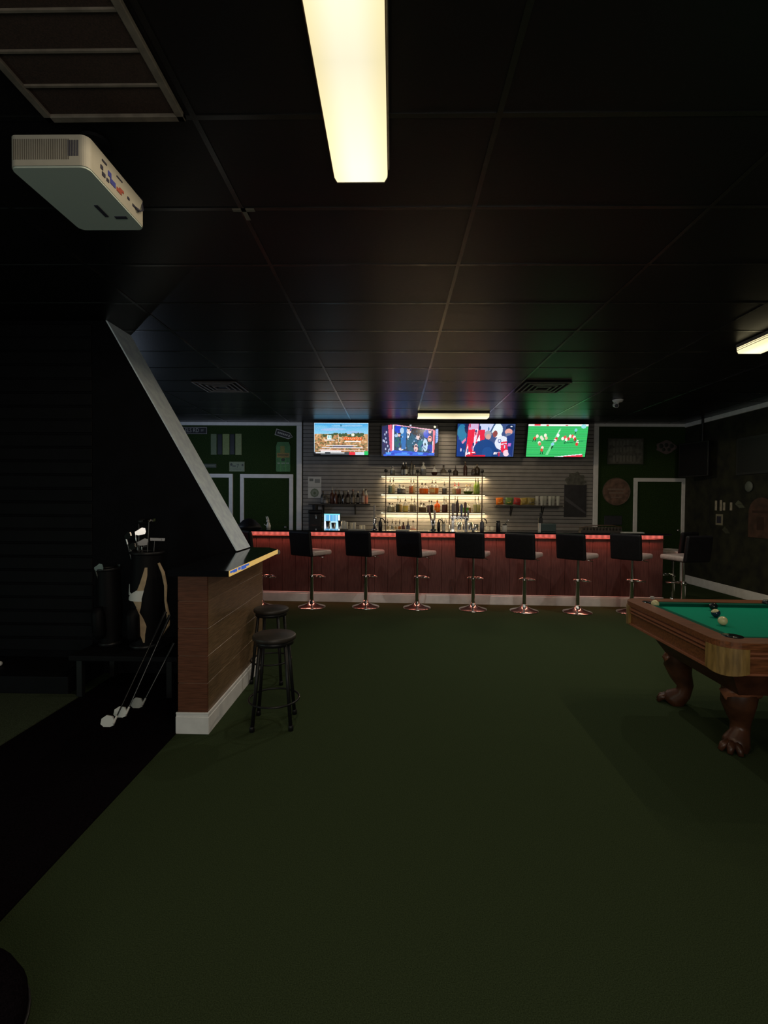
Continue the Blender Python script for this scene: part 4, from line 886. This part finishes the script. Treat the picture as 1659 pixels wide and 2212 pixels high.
chip_bag(B(1068), 'red snack bag in the middle of the right wall shelf', (.55, .06, .05), (.25, .05, .06), .15, .12)
chip_bag(B(1160), 'yellow snack bag next to the red one', (.42, .30, .07), (.3, .2, .05), 0, -.1)
chip_bag(B(1240), 'dull gold snack bag next to the glasses', (.33, .26, .08), (.1, .09, .07), .1, .12)
def make_glass(H=.15, r=.036):
    t = thing('pint_glass', 'x', 'glass'); b = MB()
    b.lathe([(r * .72, 0), (r, H), (r - .003, H), (r * .72 - .003, .008), (.002, .008)], 16); b.go('glass', M['glass'], t); return t
gl = make_glass(.18); nm = ['leftmost', 'second', 'third', 'fourth', 'fifth', 'rightmost']
for i in range(6):
    q = gl if i == 0 else copy_tree(gl); q.location = (atY(B(1325 + i * 50), 1080, 9.34).x, 9.34 if i % 2 else 9.39, zr + .001)
    q['label'] = 'clear upright glass, %s of six glasses on the right wall shelf' % nm[i]; q['group'] = 'glasses on the right wall shelf'

# things on the back counter: shaker tins, glasses, taps, machines
def tin(px, label, H=.2, r=.045, Y=9.1):
    t = thing('shaker_tin', label, 'shaker', (atY(px, 1130, Y).x, Y, BCZ + .0005), 0, 'metal shaker tins on the back counter')
    b = MB(); b.lathe([(r * .68, 0), (r * .7, .005), (r, H), (r - .002, H), (r * .68 - .002, .006), (.003, .006)], 20); b.go('cup', M['steel'], t)
    b = MB(); b.tube([(r * math.cos(a * PI / 12), r * math.sin(a * PI / 12), H) for a in range(24)], .002, 6, True); b.go('rim', M['chrome'], t)
for px, h, lab in ((709, .2, 'metal shaker tin in front of the bright till screen, left one'), (720.5, .17, 'metal shaker tin in front of the bright till screen, right one'), (735, .21, 'tall metal shaker tin just right of the till screen'),
                   (975.5, .15, 'short metal shaker tin left of the tap tower'), (991.5, .20, 'tall metal shaker tin below the tap handles'), (1003.5, .16, 'short metal shaker tin below the tap handles'), (1015.5, .20, 'tall metal shaker tin under the right post of the lit shelves'), (1028, .16, 'short metal shaker tin right of the tap tower')):
    tin(px, lab, h)
gw = make_glass(.2, .04)
for i, (px, lab) in enumerate(((742, 'clear glass beside the tall shaker tin right of the till'), (749, 'clear pitcher shaped glass left of the first silver tap'), (758, 'narrow clear glass left of the first silver tap'), (766, 'clear glass with straight side behind the second bar stool'), (779, 'low clear glass midway between till and first tap'), (786, 'small clear glass near the first silver tap'), (1054, 'clear glass right of the lit shelves, left of a pair'), (1062, 'clear glass right of the lit shelves, right of a pair'))):
    q = gw if i == 0 else copy_tree(gw); s = (1, .95, .85, .9, .6, .65, .6, .6)[i]
    q.location = (atY(px, 1130, 9.15).x, 9.2 - .1 * (i % 2), BCZ + .0005); q.scale = (.8, .8, s); q['label'] = lab; q['group'] = 'glasses on the back counter'
def tap(px, label, H, handles, Y=None):
    p = onbar(px, .22); t = thing('beer_tap', label, 'beer tap', tuple(p))
    b = MB(); b.lathe([(.01, 0), (.05, 0), (.05, .01), (.025, .02), (.022, H * .55), (.028, H * .57), (.026, H * .62), (.005, H * .63)], 16); b.go('column', M['chrome'], t)
    for (dx, tl, hc, hh) in handles:
        T = Matrix.Translation((dx, -.05, H * .5)) @ Matrix.Rotation(tl, 4, 'Y')
        b = MB(); b.cyl((dx, 0, H * .5), (dx, -.07, H * .5), .012); b.cyl((dx, -.07, H * .5), (dx, -.075, H * .5 - .05), .01, .007); b.go('spout', M['chrome'], t)
        b = MB(); b.lathe([(.006, 0), (.007, .02), (.014, .05), (.017, hh * .7), (.02, hh * .9), (.008, hh)], 12, T); b.go('handle', flat(hc), t)
    return t
tap(809.5, 'tall slim silver beer tap left of the lit shelves', .30, [(0, 0, (.45, .4, .33), .23)])
t = tap(936, 'chrome beer tap with white flared handle below the vivid orange bottle', .27, [(-.035, -.2, (.24, .12, .1), .25), (.012, .03, (.5, .42, .36), .17)])
t = thing('tap_tower', 'chrome tap tower with row of handles in front of the lit shelves', 'beer tap', tuple(onbar(992, .22)))
b = MB(); b.box(-.14, .14, -.04, .04, .17, .23, .008); b.box(-.12, -.08, -.03, .03, 0, .17); b.box(.08, .12, -.03, .03, 0, .17); b.go('crossbar', M['chrome'], t)
for dx, col, hh in ((-.11, (.2, .17, .16), .20), (-.045, (.07, .04, .04), .24), (.02, (.1, .12, .2), .19), (.075, (.14, .06, .05), .22), (.12, (.3, .3, .3), .1)):
    b = MB(); b.cyl((dx, -.04, .2), (dx, -.09, .2), .01); b.cyl((dx, -.09, .205), (dx, -.095, .15), .01, .007); q = b.go('faucet', M['chrome'], t)
    b = MB(); b.lathe([(.006, .21), (.012, .24), (.018, .21 + hh * .6), (.021, .21 + hh * .85), (.01, .21 + hh)], 12, c=(dx, -.085, 0)); b.go('handle', flat(col), t)
for k, (px, lab, H, r) in enumerate(((821.5, 'black pump dispenser left of the lit shelves', .17, .028), (947.5, 'black curved pump dispenser left of the tap tower', .16, .022), (1041, 'grey pump dispenser at the right end of the lit shelves', .18, .03))):
    p = onbar(px, .2); t = thing('pump_dispenser', lab, 'dispenser', tuple(p))
    b = MB(); b.lathe([(.01, 0), (r, 0), (r * 1.1, .05), (r, H * .7), (r * .5, H * .8), (.005, H * .82)], 14); b.go('body', M['metalblack'] if k < 2 else flat((.07, .07, .08)), t)
    b = MB(); b.tube([(0, 0, H * .8), (0, 0, H), (.03, -.01, H * 1.02), (.06, -.02, H * .85), (.07, -.02, H * .6)], .008, 8); b.go('nozzle', M['metalblack'], t)
t = thing('straw_holder', 'clear cup of straws and bar tongs left of the tap tower', 'holder', tuple(onbar(958, .24)))
b = MB(); b.lathe([(.025, 0), (.032, .09), (.03, .09), (.023, .006), (.002, .006)], 14); b.go('cup', M['glass'], t)
for k in range(6):
    b = MB(); a = k * 1.05; b.cyl((.01 * math.cos(a), .01 * math.sin(a), .01), (.05 * math.cos(a), .02 * math.sin(a), .17 + .01 * (k % 3)), .003, n=6); b.go('straw', M['metalblack'] if k % 2 else M['steel'], t)
for (px, lab, r, H, m, yl) in ((1076, 'dark round jar with lid below the snack shelf', .033, .15, 'signdark', .25), (1090, 'clear jar with metal scoop below the snack shelf', .04, .1, 'glass', .2), (1022, 'tiny candle cup at the right of the shaker tins', .02, .04, 'lightgrey', .12)):
    t = thing('jar', lab, 'jar', tuple(onbar(px, yl)))
    b = MB(); b.lathe([(.005, 0), (r, 0), (r, H * .8), (r * .8, H * .86), (.005, H * .86)], 16); b.go('body', M[m], t)
    b = MB(); b.lathe([(.005, H * .865), (r * .85, H * .865), (r * .85, H), (.005, H)], 16); b.go('lid', M['metalblack'], t)
    if px == 1090: b = MB(); b.tube([(.0, 0, H), (.04, 0, H + .05), (.06, 0, H + .07)], [.005, .006, .018], 8); b.go('scoop', M['steel'], t)
# till
p = atY(713.5, 1128, 9.0); t = thing('till_screen', 'bright bluish till screen on the back counter', 'till', (p.x, 9.25, BCZ + .0005))
pp = Pic(40, 42, srgb(190, 235, 250)); 
for i in range(9): pp.rect(.1 + i * .09, .04, .155 + i * .09, .5, srgb(40, 150, 214) if i % 3 else srgb(20, 120, 200))
pp.rect(0, 0, 1, .06, srgb(120, 220, 230)); pp.rect(0, .5, .3, 1, srgb(225, 235, 255)); pp.rect(.5, .6, .8, .9, srgb(160, 215, 245)); pp.rect(.88, .1, 1, 1, srgb(235, 250, 255))
b = MB(); b.box(-.165, .165, 0, .03, .03, .345, .006); b.box(-.05, .05, -.03, .08, 0, .03); b.go('housing', flat((.05, .07, .06)), t)
picmesh(pp, .30, .29, 'screen', M['screen'], t, (0, -.0015, .188))
b = MB(); b.box(-.12, .12, 0, .1, 0, .34, .02, seg=3); b.box(-.14, .14, -.08, .1, 0, .05, .01)
t = thing('coffee_machine', 'black coffee machine beside the till at the left of the back counter', 'coffee machine', (atY(679, 1120, 9.2).x, 9.25, BCZ + .0005)); b.go('body', M['metalblack'], t)
b = MB(); b.cyl((.03, -.07, .3), (.03, -.02, .3), .02); b.cyl((.03, -.04, .29), (.03, -.04, .24), .012); b.go('spout', M['steel'], t)
b = MB(); b.box(-.13, .13, -.02, .15, .34, .40, .02); b.cyl((0, .06, .4), (0, .06, .5), .05, .06); b.go('hopper', M['metalblack'], t)
# notice above it
t = thing('notice_sheet', 'pale printed notice on the left end of the slatwall', 'poster', (atY(679.5, 1053, 9.47).x, BW - .0185, atY(679.5, 1053, 9.47).z))
pp = Pic(30, 48, (.5, .5, .47)); pp.rect(0, .48, 1, .5, (.16, .17, .15)); pp.rect(.1, .08, .4, .2, (.12, .13, .12)); pp.rect(.5, .1, .9, .3, (.2, .21, .2)); pp.ell(.5, .75, .32, .2, (.14, .18, .12)); pp.ell(.5, .75, .22, .13, (.2, .24, .19)); pp.ell(.5, .76, .1, .07, (.08, .11, .06))
picmesh(pp, .26, .42, 'sheet', M['paint'], t, (0, 0, 0))
# tablet / green box right
p = onbar(1182, .2); t = thing('card_box', 'dark green box with tall stand behind the bar, right of the jars', 'box', tuple(onbar(1182, .2)))
b = MB(); b.box(-.1, .12, -.04, .06, 0, .115, .006); b.go('box', flat((.012, .03, .03)), t)
b = MB(); b.box(-.11, -.05, .06, .09, 0, .2); b.box(-.1, -.06, .05, .07, .2, .28, .01); b.go('stand', M['metalblack'], t)
b = MB(); b.box(-.13, -.105, -.03, .03, 0, .12); b.go('card', M['lightgrey'], t)
# chalkboard with crest
t = thing('chalkboard', 'dark chalkboard with ornate crest at the right of the slatwall', 'chalkboard', (atY(1243, 1070, 9.47).x, BW - .0185, atY(1243, 1117, 9.47).z))
b = MB(); b.box(-.215, .215, -.012, 0, 0, .62, .004, seg=1); b.go('board', M['signdark'], t)
b = MB(); pts = []
for i in range(33):
    a = PI * i / 32; r = .19 + .022 * math.cos(a * 9); pts.append((r * math.cos(a), -.01, .66 + r * 1.05 * math.sin(a)))
b.prism([(-.2, -.01, .615)] + [(-.15, -.01, .64)] + pts[::-1] + [(.15, -.01, .64), (.2, -.01, .615)], (0, .01, 0)); b.go('crest', M['signgrey'], t)
b = MB(); b.prism([(-.2, -.0135, .40), (-.2, -.0135, .32), (.2, -.0135, .06), (.2, -.0135, .1)], (0, .001, 0)); b.go('diagonal_stripe', flat((.06, .06, .07)), t)

# =========================================================== SIGNS ON TURF
def onwall(name, label, cat, px, py, Y=BW - .002): p = atY(px, py, Y); return thing(name, label, cat, (p.x, Y, p.z))
m9 = lambda n_: n_ / F * 9.5
t = onwall('street_sign', 'dark street name sign reading ELS RD, half hidden by the slanted board', 'sign', 412, 930)
b = MB(); w, h = m9(73) / 2, m9(16) / 2; b.box(-w, w, -.008, 0, -h, h, .006, seg=2); b.go('plate', M['signdark'], t)
b = MB(); b.ring([(-w + .008, -h + .008), (w - .008, -h + .008), (w - .008, h - .008), (-w + .008, h - .008)], [(-w + .014, -h + .014), (w - .014, -h + .014), (w - .014, h - .014), (-w + .014, h - .014)], 0, .0012)
q = b.go('border', M['letter'], t); q.rotation_euler = (PI / 2, 0, 0); q.location = (0, -.0085, 0)
text('ELS RD', .115, M['letter'], t, (.03, -.0105, 0), sx=.78); text('ST', .05, M['letter'], t, (.235, -.0105, .0))
for i, (px, w, h, c) in enumerate(((462, 12.5, 45, (.13, .18, .09)), (488.5, 15, 45, (.20, .26, .08)), (515.5, 13.5, 46, (.21, .26, .10)))):
    t = onwall('wall_panel', 'pale green upright strip on the left turf wall, %s of three' % ('leftmost', 'middle', 'rightmost')[i], 'panel', px, 960)
    b = MB(); b.box(-m9(w) / 2, m9(w) / 2, -.012, 0, -m9(h) / 2, m9(h) / 2, .002, seg=1); b.go('panel', flat(c), t)
for i, px in enumerate((475, 502)):
    t = onwall('dark_panel', 'navy upright strip between the pale green strips, %s one' % ('left', 'right')[i], 'panel', px, 960)
    b = MB(); b.box(-m9(10) / 2, m9(10) / 2, -.009, 0, -m9(44) / 2, m9(44) / 2, .002, seg=1); b.go('panel', flat((.003, .006, .012)), t)
t = onwall('arrow_sign', 'dark arrow shaped sign tilted down to the right near the post trim', 'sign', 614, 938.5); t.rotation_euler = (0, R(17), 0)
w, h = m9(39) / 2, m9(14) / 2
b = MB(); b.prism([(x_, 0, z_) for x_, z_ in ((-w, -h), (w - .07, -h), (w, 0), (w - .07, h), (-w, h))], (0, -.01, 0)); b.go('plate', M['letter'], t)
b = MB(); b.prism([(x_ * .93, -.0105, z_ * .78) for x_, z_ in ((-w, -h), (w - .07, -h), (w, 0), (w - .07, h), (-w, h))], (0, -.002, 0)); b.go('face', M['signdark'], t)
b = MB()
for k in range(6): b.box(-.13 + k * .035, -.105 + k * .035, -.0135, -.0126, -.016, .018)
b.prism([(.09, -.0126, -.03), (.13, -.0126, 0), (.09, -.0126, .03)], (0, -.001, 0)); b.go('lettering', M['letter'], t)
t = onwall('can_sign', 'green and gold drink can shaped sign on the left turf wall', 'sign', 612, 987)
w, h = m9(31) / 2, m9(64) / 2
b = MB(); b.prism([(x_, 0, z_) for x_, z_ in ((-w, -h * .95), (-w * .85, -h), (w * .85, -h), (w, -h * .95), (w, h * .72), (w * .8, h), (-w * .8, h), (-w, h * .72))], (0, -.012, 0)); b.go('plate', flat((.05, .17, .05)), t)
pp = Pic(28, 56, (.06, .2, .06)); pp.rect(.3, 0, .62, .5, (.2, .2, .04)); pp.rect(.05, .27, .95, .45, (.28, .2, .05)); pp.rect(.1, .33, .9, .37, (.12, .1, .03)); pp.ell(.5, .53, .16, .06, (.02, .05, .02)); pp.rect(.06, .64, .94, .7, (.24, .34, .22)); pp.rect(.15, .76, .85, .79, (.12, .26, .1)); pp.rect(.28, .45, .34, 1, (.08, .28, .07)); pp.rect(.66, .45, .72, 1, (.08, .28, .07)); pp.noise(.25, rng)
picmesh(pp, w * 1.9, h * 1.72, 'printed_face', M['paint'], t, (0, -.0128, -.04))
t = onwall('licence_plate', 'pale licence plate with number 7 between the two left doors', 'sign', 512, 1008)
w, h = m9(34) / 2, m9(22) / 2
b = MB(); b.box(-w, w, -.006, 0, -h, h, .012, seg=3); b.go('plate', flat((.19, .24, .14)), t)
text('7', .10, M['letterdark'], t, (.015, -.0075, .01))
b = MB(); b.sph((-.11, -.006, .04), .022, sc=(1, .1, 1.2)); b.sph((.11, -.006, .03), .018, sc=(1, .1, 1.2)); b.box(-.09, -.02, -.0068, -.006, .0, .022); b.box(-.08, .09, -.0068, -.006, -.05, -.045); b.go('emblem', M['letterdark'], t)
t = onwall('small_plaque', 'dull narrow plaque just right of the slanted board', 'sign', 450, 1006)
b = MB(); b.box(-m9(36) / 2, m9(36) / 2, -.008, 0, -m9(9) / 2, m9(9) / 2, .004, seg=1); b.go('plate', flat((.045, .06, .035)), t)
b = MB(); b.box(-.13, .13, -.0095, -.0085, -.014, .014); b.go('lettering', flat((.11, .13, .09)), t)
# right turf wall
t = onwall('framed_sign', 'faded framed sign on the right turf wall', 'picture', 1350.5, 975); w, h = m9(76) / 2, m9(56) / 2
b = MB(); b.box(-w, w, -.02, 0, -h, h, .004, seg=1); b.go('frame', flat((.05, .055, .04)), t)
b = MB(); b.box(-w + .02, w - .02, -.0225, -.0205, -h + .02, h - .02); b.go('face', M['signgrey'], t)
b = MB()
for r_ in range(3):
    for k in range(5 + r_): b.box(-w + .1 + k * .065, -w + .14 + k * .065, -.0245, -.023, .10 - r_ * .13 + k * .006, .19 - r_ * .13 + k * .006) if r_ < 2 else b.box(-w + .1 + k * .065, -w + .14 + k * .065, -.0245, -.023, -.2, -.08)
b.go('lettering', flat((.14, .14, .12)), t)
t = onwall('oval_sign', 'pinkish cut out sign on the right turf wall by the corner', 'sign', 1438.5, 966)
pts = [((.19 + .02 * math.cos(5 * a)) * math.cos(a), (.12 + .014 * math.cos(4 * a)) * math.sin(a)) for a in [2 * PI * i / 40 for i in range(40)]]
b = MB(); b.prism([(x_, 0, z_) for x_, z_ in pts], (0, -.012, 0)); b.go('plate', flat((.12, .09, .09)), t)
b = MB()
for (x_, z_, r_) in ((-.1, .02, .045), (0, .04, .04), (.1, .02, .045), (-.05, -.05, .035), (.05, -.05, .035)): b.sph((x_, -.012, z_), r_, sc=(1, .1, 1))
b.go('raised_mark', flat((.03, .035, .03)), t)
t = onwall('round_sign', 'round brownish sign left of the right turf door', 'sign', 1331, 1062); r = m9(29)
b = MB(); b.cyl((0, 0, 0), (0, -.015, 0), r, n=40); b.go('disc', M['signround'], t)
b = MB(); b.tube([(r * math.cos(2 * PI * i / 40), -.012, r * math.sin(2 * PI * i / 40)) for i in range(40)], .008, 6, True); b.go('rim', flat((.09, .07, .05)), t)
b = MB(); b.box(-.17, .17, -.017, -.0155, .03, .06); b.box(-.14, .14, -.017, -.0155, -.04, -.01); b.box(-.1, .1, -.017, -.0155, -.12, -.1); b.go('lettering', flat((.2, .14, .11)), t)
t = onwall('low_sign', 'dim bluish sign low on the right turf wall above the bar', 'sign', 1324, 1124)
b = MB(); b.box(-.17, .17, -.01, 0, -.09, .09, .006, seg=1); b.go('plate', flat((.022, .024, .032)), t)
# right wall fittings (they hang on the X = RX wall)
def onright(name, label, cat, px, py): p = atX(px, py, RX - .002); return thing(name, label, cat, (RX - .001, p.y, p.z))
def zof(px, y0, y1): return abs(atX(px, y0, RX).z - atX(px, y1, RX).z)
for i, (px, py, h) in enumerate(((1547, 1092, 21), (1557.5, 1092, 23), (1564.5, 1094, 17), (1579.5, 1094, 17))):
    t = onright('switch_plate', 'white wall switch plate on the right wall, %s of four in a row' % ('leftmost', 'second', 'third', 'rightmost')[i], 'switch', px, py)
    hh = zof(px, py - h / 2, py + h / 2); b = MB(); b.box(-.008, 0, -.026, .026, -hh / 2, hh / 2, .003, seg=1); b.go('plate', flat((.40, .36, .28)), t)
    b = MB(); b.box(-.014, -.008, -.008, .008, -.02, .02); b.go('toggle', flat((.3, .27, .2)), t)
t = onright('wall_outlet', 'cream edged wall outlet below the switch plates', 'outlet', 1554, 1122.5)
b = MB(); b.box(-.008, 0, -.09, .09, -.095, .095, .003, seg=1); b.go('plate', flat((.26, .24, .17)), t)
b = MB(); b.box(-.011, -.008, -.055, .055, -.06, .06); b.go('socket', M['port'], t)
t = onright('framed_board', 'large dark framed board high on the right wall', 'picture', 1634, 982)
b = MB(); b.box(-.02, 0, -.42, .42, -.3, .3, .006, seg=1); b.go('frame', flat((.022, .023, .024)), t)
b = MB(); b.box(-.022, -.0205, -.38, .38, -.26, .26); b.go('face', flat((.010, .011, .013)), t)
t = onright('round_ornament', 'pale round ornament on the right wall above the rust sign', 'ornament', 1620, 1051)
b = MB(); b.sph((-.02, 0, 0), .085, sc=(.25, 1, 1)); b.go('disc', flat((.12, .14, .12)), t)
b = MB(); b.cyl((0, 0, 0), (-.02, 0, -.0), .02); b.go('stem', M['black'], t)
t = onright('rust_sign', 'rust coloured arched sign at the right edge of the right wall', 'sign', 1645, 1117)
b = MB(); b.prism([(0, x_, z_) for x_, z_ in [(-.26, -.32), (.26, -.32)] + [(.26 * math.cos(PI * i / 12), .06 + .24 * math.sin(PI * i / 12)) for i in range(13)]], (-.012, 0, 0)); b.go('plate', M['red_sign'], t)
b = MB(); b.box(-.014, -.0125, -.18, .18, .06, .10); b.box(-.014, -.0125, -.06, .08, -.2, .0); b.go('mark', flat((.03, .012, .008)), t)
for (px, py, s, lab, c) in ((1600, 1090, .1, 'small pale leaf shaped ornament right of the switch plates', (.10, .11, .075)), (1570, 1146, .09, 'small pale triangular ornament below the outlet', (.05, .055, .035))):
    t = onright('leaf_ornament', lab, 'ornament', px, py)
    b = MB(); b.prism([(0, -s, -s * .5), (0, s * .2, -s * .55), (0, s * 1.2, s * .1), (0, s * .5, s * .7), (0, -s * .2, s * .3)], (-.01, 0, 0)); b.go('blade', flat(c), t)
    b = MB(); b.box(-.012, -.0105, -s * .6, s * .6, -.004, .004); b.go('vein', flat((.04, .04, .03)), t)
t = thing('corner_television', 'switched off black television hung in the right back corner', 'television', (5.38, 8.85, 2.0), R(-75))
b = MB(); b.box(-.31, .31, 0, .05, 0, .62, .006); b.go('housing', M['metalblack'], t)
b = MB(); b.box(-.29, .29, -.002, -.0005, .02, .60); b.go('screen', M['black'], t)
b = MB(); b.cyl((0, .05, .3), (0, .2, .3), .025); b.cyl((0, .2, .28), (0, .2, 1.045), .02); b.go('bracket', M['metalblack'], t)

# bar top items
for px, w, lab in ((771, .13, 'pale folded menu on the bar behind the second whole stool'), (869, .1, 'pale folded menu on the bar behind the third whole stool'), (1366, .15, 'pale folded menu on the bar behind the last front stool')):
    t = thing('menu', lab, 'menu', tuple(onbar(px, .02)), BA); b = MB(); b.box(-w, w, -.05, .05, 0, .008, .001, seg=1); b.go('cover', M['paper'], t)
    b = MB(); b.box(-w + .01, w - .01, -.04, .04, .0085, .011); b.go('page', M['lightgrey'], t)
t = thing('dish_rack', 'brown basket rack at the right end behind the bar', 'rack', tuple(onbar(1296, .24)), BA)
b = MB(); b.box(-.3, .3, -.06, .06, 0, .02); 
for i in range(13): b.box(-.29 + i * .048, -.28 + i * .048, -.055, .055, .02, .07)
b.go('basket', M['seatwood'], t); b = MB(); b.tube([(-.3, -.05, .06), (-.15, -.05, .095), (.15, -.05, .1), (.3, -.05, .07)], .006, 8); b.go('handle', M['brass'], t)
t = thing('bunny_figurine', 'small white long eared figurine on the bar in front of the second left door', 'figurine', tuple(onbar(580, .2)))
b = MB(); b.lathe([(.01, 0), (.03, 0), (.035, .04), (.02, .09), (.008, .1)], 14); b.sph((-.01, 0, .115), .024); b.go('body', M['golfwhite'], t)
for dx in (-.02, .003): b = MB(); b.tube([(dx, 0, .13), (dx - .01, 0, .16), (dx - .02, 0, .19)], [.009, .01, .004], 8); b.go('ear', M['golfwhite'], t)
b = MB(); b.tube([(-.02, 0, .05), (-.05, 0, .05), (-.07, 0, .07)], .005, 6); b.go('paw', M['golfwhite'], t)
t = thing('cap', 'black cloth covered lump on the bar by the slanted board', 'cover', tuple(onbar(538, .2)))
b = MB(); b.lathe([(.02, 0), (.2, 0), (.17, .05), (.09, .13), (.03, .155), (.004, .158)], 24); b.go('cloth', M['leather'], t)
b = MB(); b.sph((0, 0, .158), .01); b.go('knob', M['leather'], t)

# ================================================================== LIGHTS
def area(name, loc, rot, sx, sy, e, col):
    l = bpy.data.lights.new(name, 'AREA'); l.shape = 'RECTANGLE'; l.size = sx; l.size_y = sy; l.energy = e; l.color = col
    o = bpy.data.objects.new(name, l); C.objects.link(o); o.location = loc; o.rotation_euler = rot; return o
area('bay_screen_glow', (-3.9, 6.95, 1.9), (R(120), 0, R(-50)), .5, .3, 14, (.6, .75, 1))
area('room_fill', (.6, -1.9, 1.6), (R(88), 0, 0), 3, 1.2, 48.0, (1, .92, .8))  # added fill behind the camera for surfaces that face it
area('bay_fill', (-4.6, .6, .7), (R(75), 0, R(-75)), 2, 1.2, 13.0, (.75, 1, .88))  # added fill at the left, brightens the projector underside and golf gear
for sx, sy, e in ((.9, 5.4, 60), (2.9, 5.9, 50), (-.3, 3.6, 14)):  # added fill spots to brighten the floor; no fixtures hang here
    l = bpy.data.lights.new('fill_spot', 'SPOT'); l.energy = e; l.spot_size = R(150); l.spot_blend = 1; l.shadow_soft_size = .006; l.color = (1, .93, .82)
    o = bpy.data.objects.new('fill_spot', l); C.objects.link(o); o.location = (sx, sy, 3.02)
w = bpy.data.worlds.new('world'); SC.world = w; w.use_nodes = True
w.node_tree.nodes['Background'].inputs[0].default_value = (.5, .55, .6, 1); w.node_tree.nodes['Background'].inputs[1].default_value = .0
SC.cycles.max_bounces = 6; SC.cycles.diffuse_bounces = 3; SC.cycles.sample_clamp_indirect = 3
SC.cycles.use_denoising = True
